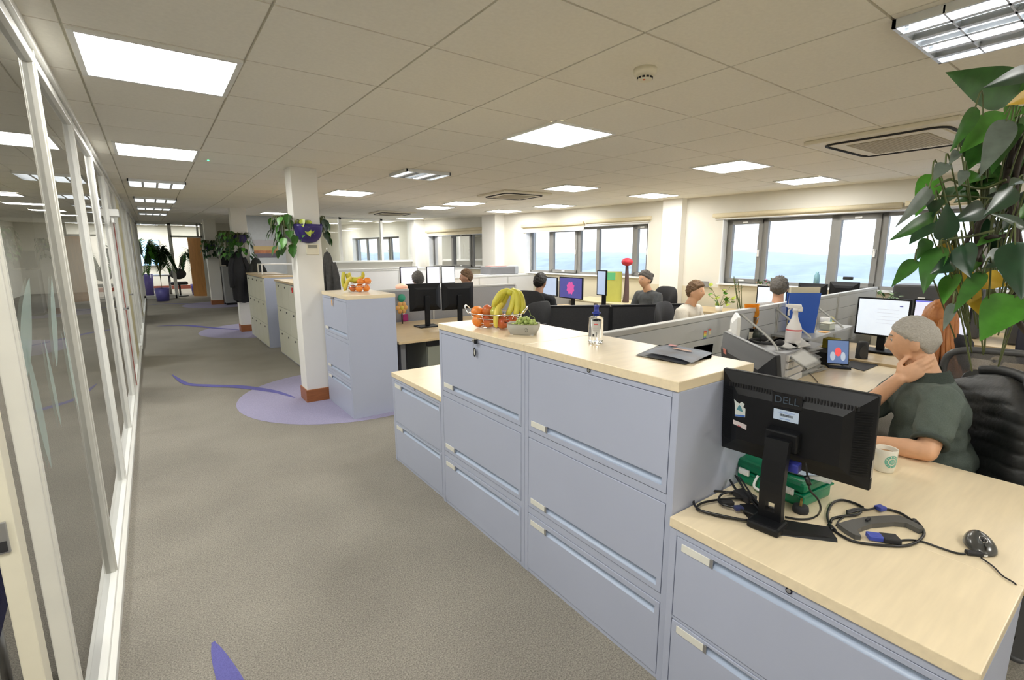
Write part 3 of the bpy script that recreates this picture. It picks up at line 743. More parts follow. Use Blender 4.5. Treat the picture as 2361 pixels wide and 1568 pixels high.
# torn certification sticker and small white label, on the left when seen from behind
pts = [(.128, .005), (.163, .000), (.165, .045), (.168, .062), (.158, .054), (.150, .050), (.142, .058), (.132, .052), (.136, .040), (.128, .036)]
st = MB().m(mat('torn_label', (.62, .66, .64), .5)).poly([Mt @ Vector((x, .0508, z)) for x, z in pts], .0004, Mt.to_3x3() @ Vector((0, 1, 0))).obj('torn_sticker', parent=t)
MB().m(mat('label_teal', (.08, .25, .30), .5)).poly([Mt @ Vector((x, .0514, z)) for x, z in ((.136, .022), (.158, .026), (.150, .046), (.143, .040))], .0003, Mt.to_3x3() @ Vector((0, 1, 0))).m(mat('label_blue', (.05, .15, .5), .5)).poly([Mt @ Vector((x, .0514, z)) for x, z in ((.129, .0055), (.163, .0008), (.163, .0065), (.129, .0115))], .0003, Mt.to_3x3() @ Vector((0, 1, 0))).obj('print', parent=st)
MB().m(mat('white_red_label', (.62, .55, .55), .5)).poly([Mt @ Vector((x, .0508, z)) for x, z in ((.122, -.040), (.168, -.030), (.168, -.014), (.122, -.022))], .0004, Mt.to_3x3() @ Vector((0, 1, 0))).m(mat('label_red', (.45, .1, .12), .5)).poly([Mt @ Vector((x, .0514, z)) for x, z in ((.140, -.036), (.152, -.0335), (.152, -.0295), (.140, -.032))], .0003, Mt.to_3x3() @ Vector((0, 1, 0))).obj('small_label', parent=t)
MB().m(BLK).box(-.05, .05, .045, .085, -.065, .0, .006, Mt).obj('stand_bracket', parent=t)
# neck: broad slab with a cable window, then the angled foot
nk = MB().m(BLK)
def neck(u, v):
    z = .008 + v * .33; w_ = .030; y = .075 + .028 * math.sin(PI * min(1, v * 1.0)) * 1 + .0
    return None
def slabneck(z0, z1, x0, x1):
    for k in range(6):
        a0 = z0 + (z1 - z0) * k / 6; a1 = z0 + (z1 - z0) * (k + 1) / 6
        yb = lambda z: .090 + .018 * math.sin(PI * (z / .32))
        P = [(x0, yb(a0) - .014, a0), (x1, yb(a0) - .014, a0), (x1, yb(a0) + .014, a0), (x0, yb(a0) + .014, a0)]; Q = [(x0, yb(a1) - .014, a1), (x1, yb(a1) - .014, a1), (x1, yb(a1) + .014, a1), (x0, yb(a1) + .014, a1)]
        for i in range(4): nk.poly([P[i], P[(i + 1) % 4], Q[(i + 1) % 4], Q[i]])
    nk.poly(P); nk.poly(Q)
slabneck(.09, .300, -.035, .035); slabneck(.055, .09, -.035, -.014); slabneck(.055, .09, .014, .035); slabneck(.008, .055, -.035, .035)
nk.m(STEEL).box(-.014, .014, .078, .084, .05, .058)
nk.obj('stand_neck', parent=t)
# V shaped foot: two splayed arms
ft = MB().m(BLK)
def arm(p, q, w0, w1, h0, h1):
    p, q = Vector(p), Vector(q); d = (q - p).normalized(); s = Vector((-d.y, d.x, 0))
    A = [p + s * w0, p - s * w0, q - s * w1, q + s * w1]
    B = [p + s * w0 * .85 + Vector((0, 0, h0)), p - s * w0 * .85 + Vector((0, 0, h0)), q - s * w1 * .85 + Vector((0, 0, h1)), q + s * w1 * .85 + Vector((0, 0, h1))]
    ft.poly(A[::-1]); ft.poly(B)
    for i in range(4): ft.poly([A[i], A[(i + 1) % 4], B[(i + 1) % 4], B[i]])
arm((.01, .13, 0), (-.155, .01, 0), .036, .04, .024, .010); arm((-.01, .13, 0), (.10, .03, 0), .036, .034, .024, .010)
ft.box(-.05, .05, .08, .165, 0, .028, .008)
ft.obj('stand_foot', parent=t)
MB().m(mat('vga_blue', (.04, .05, .30), .4)).box(-.055, -.015, .042, .075, -.135, -.105, .004, Mt).obj('video_plug', parent=t)
MB().m(STEEL).box(-.2315, -.2305, -.006, .012, -.11, -.05, 0, Mt).obj('side_port_strip', parent=t)
# first-aid box, paper, white carton
t = thing('first_aid_box', 'green plastic first-aid case with white clips behind the black monitor', 'box', (1.855, .80, DZ), R(-96))
GRN = mat('green_plastic', (.0, .20, .09), .3, noise_s=8, noise_a=.08)
a = MB().m(GRN).box(-.135, .135, -.095, .095, 0, .052, .012); a.box(-.14, .14, -.10, .10, .046, .054, .003); a.obj('base', parent=t)
a = MB().m(GRN).box(-.14, .14, -.10, .10, .056, .098, .014); a.obj('lid', parent=t)
for x in (-.085, .085): MB().m(WHITEP).box(x - .022, x + .022, -.109, -.098, .042, .066, .003).box(x - .016, x + .016, -.112, -.105, .047, .060, .002).obj('clip', parent=t)
MB().m(WHITEP).tube([(-.03, -.10, .06), (-.03, -.12, .035), (-.022, -.124, .02), (.022, -.124, .02), (.03, -.12, .035), (.03, -.10, .06)], .005, 8, 3).obj('handle', parent=t)
t = thing('paper_sheet', 'white sheet with a pale blue corner lying on the green first-aid case', 'paper', (1.875, .735, DZ + .0985), R(12))
MB().m(PAPER).grid(lambda u, v: Vector((-.09 + .18 * u, -.10 + .19 * v, .002 + .004 * math.sin(3 * u + 2 * v) ** 2)), 8, 8, -.0012).obj('sheet', parent=t)
MB().m(mat('pale_blue_print', (.42, .52, .66), .6)).poly([(-.088, -.02, .0078), (-.04, -.07, .0078), (-.02, -.05, .0078), (-.05, .085, .0078), (-.088, .085, .0078)]).obj('print', parent=t, recalc=False)
t = thing('carton', 'white cardboard carton wedged between green case and tall cabinet', 'box', (2.02, .885, DZ), R(-20))
MB().m(mat('carton_white', (.72, .70, .66), .7)).box(-.07, .07, -.035, .035, 0, .06, .002).obj('body', parent=t)
MB().m(mat('carton_white', (.72, .70, .66), .7)).box(-.072, .072, -.037, .037, .062, .115, .002).obj('lid', parent=t)
MB().m(DGR).box(-.0735, -.071, -.01, .01, .075, .095).obj('print_mark', parent=t)

CBL = mat('cable_black', (.008, .008, .009), .35)
def cable(name, label, pts, r=.0032, k=6, loc=None):
    o = MB().m(CBL).tube(pts, r, 8, k).obj(name); tag(o, label, 'cable'); return o
z = DZ + .004
def dk(px, py, dz=.0): return at(px, py, z=DZ + .004 + dz)
# looped cable left of the monitor
t = thing('coiled_cable', 'black coiled video and power cables piled left of the black monitor', 'cable', (0, 0, 0))
L = [(1735, 1200), (1700, 1197), (1655, 1190), (1612, 1175), (1599, 1155), (1612, 1138), (1650, 1132), (1700, 1140), (1730, 1165), (1752, 1190), (1765, 1185)]
MB().m(CBL).tube([dk(*p, .003) for i, p in enumerate(L)], .0042, 8, 6).obj('loop', parent=t)
L = [(1760, 1195), (1720, 1199), (1660, 1188), (1618, 1178), (1606, 1170), (1625, 1158), (1680, 1150), (1725, 1152), (1760, 1170)]
MB().m(CBL).tube([dk(*p, .009) for i, p in enumerate(L)], .0042, 8, 6).obj('loop', parent=t)
L = [(1745, 1190), (1700, 1172), (1664, 1162), (1657, 1150), (1668, 1138), (1700, 1135), (1740, 1155), (1765, 1180)]
MB().m(CBL).tube([dk(*p, .015) for i, p in enumerate(L)], .004, 8, 6).obj('loop', parent=t)
for i, (a_, b_) in enumerate((((1683, 1107), (1765, 1183)), ((1695, 1096), (1770, 1180)), ((1700, 1098), (1762, 1190)), ((1706, 1100), (1756, 1170)))):
    p = at(a_[0], a_[1], x=1.70); q_ = dk(b_[0], b_[1], .006)
    m_ = (p + q_) / 2 + Vector((-.01, 0, -.018 + .008 * i))
    p.z = min(p.z, DZ + .13)
    MB().m(CBL).tube([p, m_, q_], .0032 if i else .0045, 8, 6).obj('cable_end', parent=t)
def plugbox(parent, name, p, d, L_, w_, h_, m):
    M = frame(p, d); o = MB().m(m).box(-w_ / 2, w_ / 2, 0, L_, 0, h_, .003, M).obj(name, parent=parent); return o
p1 = at(1690, 1163, z=DZ + .012); plugbox(t, 'plug', p1, Vector((-.05, .03, 0)), .045, .022, .014, BLKM)
plugbox(t, 'blue_plug', at(1712, 1175, z=DZ + .012), Vector((-.06, .035, 0)), .03, .024, .013, mat('vga_blue_dark', (.03, .04, .13), .4))
plugbox(t, 'power_brick', at(1735, 1160, z=DZ + .004), Vector((.02, .08, 0)), .07, .045, .022, BLKM)
# plug on desk behind monitor stand
t = thing('mains_plug', 'black three-pin mains plug lying beside the green case', 'plug', at(1845, 1180, z=DZ), R(20))
MB().m(BLKM).lathe([(0, 0), (.024, 0), (.026, .008), (.024, .022), (.016, .026), (0, .026)], n=20).obj('body', parent=t)
MB().m(mat('brass', (.7, .5, .2), .3, .9)).box(-.012, -.008, -.004, .004, .026, .045).box(.008, .012, -.004, .004, .026, .045).obj('pins', parent=t)
cable('monitor_cable', 'thin black cable with ferrite hanging from the back of the black monitor', [at(1858, 1068, x=1.60), at(1862, 1100, x=1.60), at(1868, 1130, x=1.61), at(1885, 1150, x=1.64), at(1892, 1172, x=1.68), dk(1885, 1188), dk(1868, 1196), dk(1840, 1197), dk(1810, 1192)], .0033)
tag(MB().m(CBL).cyl(at(1859, 1098, x=1.60), at(1866, 1118, x=1.605), .0075, n=12).obj('ferrite_bead'), 'black ferrite bead on the cable below the black monitor', 'cable clip')

# grey handset-like bracket with cable ring
t = thing('monitor_bracket', 'dark grey curved plastic monitor foot lying flat inside the cable ring', 'bracket', (0, 0, 0))
B1 = [(1930, 1217), (1965, 1207), (2000, 1201), (2050, 1198), (2072, 1198), (2095, 1208), (2122, 1222), (2127, 1229), (2118, 1231), (2088, 1216), (2060, 1214), (2010, 1218), (1985, 1226), (1975, 1232), (1984, 1246), (1970, 1244), (1948, 1231)]
MB().m(mat('grey_bracket', (.09, .09, .085), .4)).poly([at(*p, z=DZ + .001) for p in B1], .016).obj('foot', parent=t)
MB().m(BLKM).box(-.012, .012, -.004, .004, 0, .008, .001, Matrix.Translation(at(2001, 1200, z=DZ + .017))).obj('clip', parent=t)
t = thing('video_cable', 'black video cable looped around the grey bracket, with blue connectors', 'cable', (0, 0, 0))
L = [(1990, 1170), (1970, 1160), (1940, 1153), (1918, 1162), (1908, 1185), (1911, 1205), (1922, 1222), (1945, 1238), (1975, 1250), (2030, 1257), (2080, 1259), (2110, 1252), (2127, 1238), (2130, 1225), (2120, 1210), (2100, 1198), (2078, 1184), (2055, 1176), (2040, 1174)]
MB().m(CBL).tube([dk(*p, .001) for i, p in enumerate(L)], .0043, 8, 6).obj('loop', parent=t)
L = [(1915, 1205), (1920, 1196), (1945, 1190), (1975, 1187), (1985, 1180)]
MB().m(CBL).tube([dk(*p, .004) for p in L], .0043, 8, 6).obj('loop_end', parent=t)
for k in range(4):
    MB().m(CBL).tube([dk(1952, 1178 + k * 2, .004 + k * .003), dk(1980, 1172 + k * 2, .008), dk(2005, 1175, .006), dk(2022, 1167 + k, .006)], .0028, 7, 5).obj('tied_strand', parent=t)
VB = mat('vga_blue_bright', (.05, .08, .42), .4)
plugbox(t, 'blue_connector', at(2022, 1177, z=DZ + .004), Vector((.035, -.012, 0)), .03, .026, .014, VB)
plugbox(t, 'blue_connector', at(2033, 1245, z=DZ + .003), at(1996, 1240, z=DZ) - at(2033, 1245, z=DZ), .04, .032, .016, VB)
plugbox(t, 'adapter_block', at(2031, 1245, z=DZ + .003), at(2068, 1249, z=DZ) - at(2031, 1245, z=DZ), .048, .04, .016, BLKM)
for p in ((1917, 1218), (2112, 1206)): 
    MB().m(CBL).cyl(dk(p[0] - 5, p[1] - 6), dk(p[0] + 6, p[1] + 6), .0085, n=12).obj('ferrite', parent=t)
t = thing('usb_cable', 'black cable with silver USB plug running toward the mouse', 'cable', (0, 0, 0))
MB().m(CBL).tube([dk(2068, 1247), dk(2100, 1245), dk(2130, 1250), (dk(2170, 1264)), dk(2205, 1275), dk(2225, 1277)], .0032, 8, 6).obj('cord', parent=t)
plugbox(t, 'plug_body', at(2226, 1277, z=DZ + .002), at(2262, 1281, z=DZ) - at(2226, 1277, z=DZ), .042, .018, .011, BLKM)
plugbox(t, 'metal_plug', at(2261, 1281, z=DZ + .003), at(2276, 1282, z=DZ) - at(2261, 1281, z=DZ), .016, .013, .006, CHROME)
MB().m(CBL).tube([dk(1950, 1190), dk(1935, 1200), dk(1928, 1212)], .0025, 6, 4).obj('cord_branch', parent=t)
# mouse
mp = at(2257, 1260, z=DZ); md_ = at(2276, 1292, z=DZ) - at(2240, 1232, z=DZ)
t = thing('computer_mouse', 'dark grey glossy computer mouse on the beech desk', 'mouse', mp, math.atan2(md_.y, md_.x) - PI / 2); t.scale = (1.22, 1.18, 1.15)
MG = mat('mouse_grey', (.085, .085, .08), .22, .3)
def msh(u, v):
    th = 2 * PI * u; r = math.sin(PI * .5 * min(1, v * 1.0)) ; w_ = .029 + .005 * math.cos(th)
    x = w_ * math.cos(th - .0) * 1.0; y = .050 * math.sin(th)
    return Vector((.031 * math.cos(th) * r * (1 + .12 * math.sin(th)), .051 * math.sin(th) * r, .004 + .030 * math.sqrt(max(0, 1 - r * r)) * (1 - .25 * math.sin(th) * r) if r < 1 else .004))
a = MB().m(MG).grid(msh, 32, 14, closed_u=True); a.m(BLKM).lathe([(0, 0), (.026, 0), (.0295, .004)], n=32, M=Matrix.Diagonal((1, 1.65, 1, 1))); a.obj('shell', parent=t)
MB().m(BLKG).cyl((-.003, .022, .0285), (.003, .022, .0285), .0065, n=16).obj('scroll_wheel', parent=t)
MB().m(CHROME).tube([Vector((.007 * math.cos(w_), .020 + .014 * math.sin(w_), .0315 - .002 * math.sin(w_))) for w_ in [2 * PI * k / 20 for k in range(20)]], .0007, 6, 1, True).obj('wheel_trim', parent=t)
MB().m(BLKG).box(-.0004, .0004, .034, .048, .016, .0255).obj('button_gap', parent=t)
cable('mouse_cord', 'thin black cord running from the mouse over the desk edge to the floor', [dk(2262, 1286), dk(2290, 1306), dk(2312, 1328), at(2336, 1346, z=DZ - .0) + Vector((0, -.006, .0)), at(2344, 1375, z=.62), at(2343, 1420, z=.55), at(2338, 1455, z=.5), at(2330, 1466, z=.48), at(2333, 1480, z=.46), at(2340, 1465, z=.48), at(2325, 1478, z=.46), at(2303, 1510, z=.38), at(2296, 1568, z=.28)], .0022)
# mug
t = thing('mug', 'cream mug of tea with a round teal emblem, by the elbow', 'mug', at(2037, 1084, z=DZ), R(0))
MUG = mat('mug_cream', (.74, .71, .62), .25)
MB().m(MUG).lathe([(0, .003), (.030, .003), (.033, .0), (.034, .004), (.038, .03), (.0405, .095), (.039, .097), (.037, .094), (.0355, .03), (.031, .010), (0, .009)], n=48).obj('cup', parent=t)
vd = Vector((t.location.x, t.location.y, 0)).normalized(); ldir = Vector((-vd.y, vd.x, 0))
hd = (ldir * .9 - vd * .42).normalized()
MB().m(MUG).tube([hd * .037 + Vector((0, 0, .078)), hd * .055 + Vector((0, 0, .082)), hd * .068 + Vector((0, 0, .065)), hd * .068 + Vector((0, 0, .038)), hd * .054 + Vector((0, 0, .020)), hd * .036 + Vector((0, 0, .022))], .0065, 10, 5).obj('handle', parent=t)
MB().m(mat('milky_tea', (.42, .24, .12), .15)).lathe([(0, .078), (.0372, .078)], n=40).obj('tea', parent=t)
ed = (-vd * .78 - ldir * .62).normalized(); ea = math.atan2(ed.y, ed.x)
def onmug(a_, zz, off=.0006):
    r = .038 + (.0405 - .038) * (zz - .03) / .065 + off; w_ = ea + a_ / .039; return Vector((r * math.cos(w_), r * math.sin(w_), zz))
TEAL = mat('teal_print', (.13, .42, .33), .35)
a = MB().m(TEAL)
def ring(r0, r1, off=.0006): a.grid(lambda u, v: onmug((r0 + (r1 - r0) * v) * math.cos(2 * PI * u), .052 + (r0 + (r1 - r0) * v) * math.sin(2 * PI * u), off), 40, 5, closed_u=True)
ring(.016, .027); a.m(MUG); ring(.0135, .0145, .001)
a.m(TEAL); ring(.0001, .0115, .0005)
a.m(MUG)
for k in range(14):
    w_ = 2 * PI * k / 14; a.grid(lambda u, v: onmug((.019 + .005 * u) * math.cos(w_ + .14 * v), .052 + (.019 + .005 * u) * math.sin(w_ + .14 * v), .0012), 2, 2)
for k in range(5): a.grid(lambda u, v, k=k: onmug(-.006 + .003 * k + .001 * u, .047 + .010 * v, .0012), 2, 3)
a.obj('emblem', parent=t, recalc=False)

# ================================================================== ON TOP OF THE TALL CABINETS
TZ = 1.15
t = thing('water_bottle', 'clear square-sided bottle with blue cap and small label on the tall cabinet top', 'bottle', at(1373, 790, z=TZ), R(20))
CL = mat('clear_plastic', (.95, .97, .98), .03, trans=1, ior=1.35)
MB().m(CL).lathe([(0, .003), (.026, 0), (.033, .004), (.0345, .012), (.0335, .018), (.0345, .03), (.0345, .112), (.033, .120), (.012, .126), (.012, .13)], n=40).obj('body', parent=t)
MB().m(mat('cap_blue', (.02, .04, .30), .3)).lathe([(.0135, .127), (.0135, .136), (.020, .138), (.020, .143), (.012, .146), (.010, .165), (.013, .168), (.013, .176), (0, .178)], n=28).obj('cap', parent=t)
def cyl_label(r, c, w_, z0, z1): return lambda u, v: Vector((r * math.cos(c + w_ * (u - .5)), r * math.sin(c + w_ * (u - .5)), z0 + (z1 - z0) * v))
cb = math.atan2(-t.location.y, -t.location.x) - t.rotation_euler[2]
lb = MB().m(mat('frosted_label', (.66, .66, .64), .5, alpha=.75)).grid(cyl_label(.0351, cb, 1.25, .03, .105), 12, 2).obj('label', parent=t, recalc=False)
MB().m(mat('print_red', (.65, .12, .12), .5)).grid(cyl_label(.0355, cb, .5, .088, .094), 6, 2).m(BLKM).grid(cyl_label(.0355, cb - .3, .25, .034, .046), 6, 2).grid(cyl_label(.0355, cb + .1, .05, .034, .056), 3, 2).m(mat('print_grey', (.4, .4, .4), .5)).grid(cyl_label(.0355, cb, .8, .070, .073), 6, 2).grid(cyl_label(.0355, cb, .8, .062, .065), 6, 2).grid(cyl_label(.0355, cb, .8, .078, .080), 6, 2).obj('print', parent=lb, recalc=False)
# magazines
def rectgrid(p0, p1, p3, bow, th): 
    a_, b_, c_ = Vector(p0), Vector(p1), Vector(p3)
    return lambda u, v: a_ + (b_ - a_) * u + (c_ - a_) * v + Vector((0, 0, bow(u, v)))
MAGK = mat('magazine_dark', (.11, .11, .12), .3)
t = thing('magazine', 'lower dark magazine of the two on the tall cabinet, edges curling', 'magazine', (0, 0, 0))
p0, p1, p3 = at(1465, 820, z=TZ + .001), at(1580, 842, z=TZ + .001), at(1520, 796, z=TZ + .001)
MB().m(MAGK).grid(rectgrid(p0, p1, p3, lambda u, v: .002 + .004 * (1 - v) * (u * (1 - u)) * 4 * .5, 0), 14, 8, .004).obj('pages', parent=t)
t = thing('magazine', 'upper magazine with a blurred landscape cover, lying on another on the tall cabinet', 'magazine', (0, 0, 0))
p0, p1, p3 = at(1486, 812, z=TZ + .012), at(1596, 835, z=TZ + .012), at(1540, 793, z=TZ + .012)
COV = mat('magazine_cover', (.34, .33, .36), .4, noise_s=9, col2=(.44, .52, .66))
MB().m(COV).grid(rectgrid(p0, p1, p3, lambda u, v: .004 * math.sin(PI * u) * (1 - v) - .003 * (u > .9), 0), 14, 8, .004).obj('pages', parent=t)
MB().m(mat('cover_red', (.5, .12, .14), .35)).grid(lambda u, v: Vector(p0).lerp(p1, .10 + .18 * u) + (p3 - p0) * (.80 + .12 * v) + Vector((0, 0, .0052)), 3, 3).m(mat('cover_orange', (.45, .2, .12), .35)).grid(lambda u, v: Vector(p0).lerp(p1, .30 + .4 * u) + (p3 - p0) * (.60 + .10 * v) + Vector((0, 0, .0055)), 3, 3).obj('cover_print', parent=t, recalc=False)
t = thing('leaflet', 'pale blue leaflet sticking out beside the magazines', 'leaflet', (0, 0, 0))
p0, p1, p3 = at(1588, 836, z=TZ + .001), at(1640, 826, z=TZ + .001), at(1560, 800, z=TZ + .001)
MB().m(mat('pale_blue_paper', (.50, .56, .68), .5)).grid(rectgrid(p0, p1, at(1600, 801, z=TZ + .001), lambda u, v: .002, 0), 4, 4, .002).obj('sheet', parent=t)

# fruit
ORG = mat('orange_peel', (.80, .24, .03), .42, noise_s=90, noise_a=.1, bump=.15)
APR = mat('apple_red', (.42, .045, .03), .25, noise_s=7, col2=(.62, .22, .05))
APG = mat('apple_green', (.40, .50, .06), .25, noise_s=7, col2=(.62, .42, .10))
BAN = mat('banana_yellow_green', (.50, .50, .035), .45, noise_s=9, col2=(.66, .56, .07))
BANY = mat('banana_yellow', (.72, .60, .10), .45, noise_s=9, noise_a=.12)
STM = mat('fruit_stem', (.07, .045, .02), .8)
def apple_prof(r): return [(0, -r * .80), (r * .25, -r * .88), (r * .6, -r * .78), (r * .92, -r * .3), (r, .08 * r), (r * .93, r * .45), (r * .65, r * .80), (r * .3, r * .86), (r * .08, r * .70), (0, r * .62)]
def fruit(kind, c, r, m, label, tilt=(0, 0), group=None):
    t = thing(kind, label, kind, c, 0, group); t.rotation_euler = (tilt[0], tilt[1], 0)
    if kind == 'orange':
        MB().m(m).ell((0, 0, 0), (r, r, r * .94), n=28).obj('peel', parent=t); MB().m(STM).ell((0, 0, r * .93), (r * .09, r * .09, r * .03), n=8).obj('stem_end', parent=t)
    else:
        MB().m(m).lathe(apple_prof(r), n=32).obj('flesh', parent=t); MB().m(STM).tube([(0, 0, r * .6), (r * .05, 0, r * .85), (r * .15, 0, r * 1.08)], r * .045, 6).obj('stem', parent=t)
    return t
def banana(parent, pts, r=.017, m=BAN):
    MB().m(m).tube(pts, lambda s: r * (.28 + .72 * math.sin(PI * min(.97, max(.06, s * .92 + .04))) ** .42) * (1 if s < .9 else max(.35, 1 - (s - .9) * 6)), 7, 6).obj('banana', parent=parent)
def wire_basket(c, rx, ry, h, rz, label, rings=4, handles=True):
    t = thing('wire_basket', label, 'basket', c, rz); a = MB().m(CHROME)
    for k in range(rings):
        s = .72 + .28 * k / (rings - 1); zz = .006 + h * k / (rings - 1)
        a.tube([(rx * s * math.cos(w_), ry * s * math.sin(w_), zz) for w_ in [2 * PI * i / 40 for i in range(40)]], .0022 if k < rings - 1 else .003, 8, 1, True)
    a.obj('ring', parent=t); a = MB().m(CHROME)
    for i in range(10):
        w_ = 2 * PI * i / 10; a.tube([(0, 0, .003), (rx * .7 * math.cos(w_), ry * .7 * math.sin(w_), .003), (rx * math.cos(w_), ry * math.sin(w_), h + .006)], .0016, 6, 1)
    a.obj('spoke', parent=t)
    if handles:
        for s in (-1, 1):
            MB().m(CHROME).tube([(s * rx * .98, -.035, h), (s * rx * 1.12, -.03, h + .03), (s * rx * 1.18, 0, h + .045), (s * rx * 1.12, .03, h + .03), (s * rx * .98, .035, h)], .0032, 8, 5).obj('handle', parent=t)
    return t
bc = Vector((1.545, 2.27, TZ))
bu = (at(1205, 745, z=TZ) - at(1075, 740, z=TZ)); brz = math.atan2(bu.y, bu.x)
B = wire_basket(bc, .155, .115, .075, brz, 'chrome wire fruit basket with loop handles on the tall cabinet')
Rm = Matrix.Translation(bc) @ Matrix.Rotation(brz, 4, 'Z')      # local +x = image right, local +y = away
def bl(x, y, z): return Rm @ Vector((x, y, z))
fruit('orange', bl(-.105, -.02, .085), .036, ORG, 'orange at the left end of the wire basket, on top')
fruit('orange', bl(-.085, -.055, .040), .036, ORG, 'lower orange at the left front of the wire basket')
fruit('orange', bl(-.06, .03, .045), .035, ORG, 'orange at the back left inside the wire basket')
fruit('apple', bl(-.040, -.02, .092), .036, APR, 'red apple on top near the middle of the wire basket', (.3, .5))
fruit('apple', bl(-.022, -.065, .040), .035, APR, 'orange-red apple low at the front middle of the wire basket', (.6, 0))
fruit('apple', bl(.020, -.060, .088), .035, APG, 'green apple on top at the front of the wire basket', (.5, .2))
fruit('apple', bl(.060, -.075, .038), .035, APR, 'red apple with its dimple to the front, low in the wire basket', (1.4, .3))
fruit('apple', bl(.105, -.045, .040), .034, APR, 'red apple low at the right front of the wire basket', (.9, -.3))
fruit('apple', bl(.03, .03, .042), .035, APR, 'red apple buried under the bananas in the wire basket')
t = thing('banana_bunch', 'bunch of green-yellow bananas rising out of the wire basket', 'bananas', (0, 0, 0))
hub = bl(.085, .01, .205)
for (a1, a2, a3) in (((.05, .0, .19), (.015, .0, .145), (-.03, .02, .10)), ((.04, -.01, .185), (.01, -.03, .15), (-.005, -.03, .105)), ((.06, .02, .18), (.03, .03, .13), (.0, .04, .09)), ((.11, -.0, .18), (.10, -.02, .12), (.078, -.05, .07)), ((.12, .0, .185), (.13, -.02, .12), (.125, -.04, .07)), ((.13, .02, .18), (.155, .0, .13), (.155, -.02, .08)), ((.10, .03, .19), (.115, .05, .14), (.11, .06, .09))):
    banana(t, [hub, bl(*a1) + Vector((0, 0, .01)), bl(*a2), bl(*a3)], .019, BAN)
MB().m(BAN).ell(hub + Vector((0, 0, -.008)), (.03, .028, .02)).obj('crown', parent=t)
t = thing('banana', 'single yellow banana hooked over the front rim of the wire basket', 'banana', (0, 0, 0))
banana(t, [bl(.045, -.03, .135), bl(.035, -.08, .11), bl(.033, -.105, .06), bl(.035, -.105, .012)], .016, BANY)
# grape punnet
gc = at(1207, 770, z=TZ); grz = brz + .0
t = thing('punnet', 'pale grey ceramic dish holding green grapes beside the wire basket', 'dish', gc, grz)
PUN = mat('dish_grey', (.66, .65, .62), .35)
def pun(u, v):
    w_ = 2 * PI * u; s = lambda q: math.copysign(abs(q) ** .55, q)
    k = (.78 + .22 * min(1, v * 1.6)) ; zz = .0 + .058 * v
    return Vector((.083 * s(math.cos(w_)) * k, .058 * s(math.sin(w_)) * k, zz))
a = MB().m(PUN).grid(pun, 40, 8, .003, closed_u=True); a.box(-.062, .062, -.042, .042, 0, .004, .0015); a.obj('dish_wall', parent=t)
MB().m(DGR).tube([(.020, -.0592, .034), (.030, -.0596, .040), (.036, -.0592, .030)], .0008, 5).tube([(.022, -.0575, .026), (.03, -.058, .02), (.038, -.0585, .024)], .0008, 5).obj('scribble_mark', parent=t)
t = thing('grape_bunch', 'heap of green grapes in the pale dish', 'grapes', gc, grz)
GRP = mat('grape_green', (.56, .68, .22), .12, noise_s=20, noise_a=.08, trans=.25, ior=1.4)
random.seed(5); placed = []
for layer, (n_, zz, ax, ay) in enumerate(((17, .030, .058, .036), (17, .048, .060, .038), (12, .064, .045, .028), (6, .079, .026, .016))):
    for k in range(n_):
        for _ in range(60):
            x, y = random.uniform(-ax, ax), random.uniform(-ay, ay); p = Vector((x + (.005 if layer < 2 else .006), y, zz + random.uniform(-.003, .003)))
            if all((p - q_).length > .0185 for q_ in placed): break
        else: continue
        placed.append(p); MB().m(GRP).ell(p, (.0105, .0105, .0125), Matrix.Rotation(random.uniform(0, 1.4), 3, 'X'), 14).obj('grape', parent=t)
MB().m(mat('grape_stalk', (.20, .26, .05), .6)).tube([(.02, 0, .075), (.035, .005, .10), (.025, .01, .125)], .0015, 6).tube([(.035, .005, .10), (.055, 0, .09), (.062, 0, .075)], .0013, 6).tube([(-.02, 0, .05), (.02, 0, .075)], .0015, 6).obj('stalk', parent=t)
# second basket on the column-side cabinet
EZ = 1.175; ec = Vector((1.66, 4.90, EZ)); erz = brz + .1
wire_basket(ec, .135, .12, .085, erz, 'wire basket of bananas and oranges on the column-side cabinet', handles=False)
Re = Matrix.Translation(ec) @ Matrix.Rotation(erz, 4, 'Z'); el = lambda x, y, z: Re @ Vector((x, y, z))
for x, y, z_, lb_ in ((.045, -.07, .04, 'orange low at the front of the far wire basket'), (.095, -.02, .042, 'orange at the low right of the far wire basket'), (.05, -.045, .105, 'orange on top near the middle of the far wire basket'), (.105, -.005, .110, 'orange on top at the right of the far wire basket'), (-.0, .03, .045, 'orange buried under the bananas of the far wire basket')):
    fruit('orange', el(x, y, z_), .037, ORG, lb_)
fruit('apple', el(-.02, -.075, .042), .035, APR, 'red apple low at the front of the far wire basket', (.8, 0))
t = thing('banana_bunch', 'bananas curving out of the far wire basket', 'bananas', (0, 0, 0))
for a_ in ([(-.12, -.05, .20), (-.125, -.06, .15), (-.12, -.07, .08), (-.09, -.075, .02)], [(-.11, -.02, .18), (-.08, -.03, .13), (-.03, -.02, .11), (.04, -.0, .13)], [(-.02, -.09, .15), (-.05, -.1, .12), (-.075, -.105, .07), (-.10, -.10, .02)], [(.06, 0, .20), (.05, .01, .15), (.0, .0, .13), (-.07, .0, .14)], [(-.10, .02, .19), (-.09, .03, .13), (-.05, .03, .10), (.02, .05, .10)]):
    banana(t, [el(*p) for p in a_], .019, BANY if a_[0][1] == -.09 else BAN)
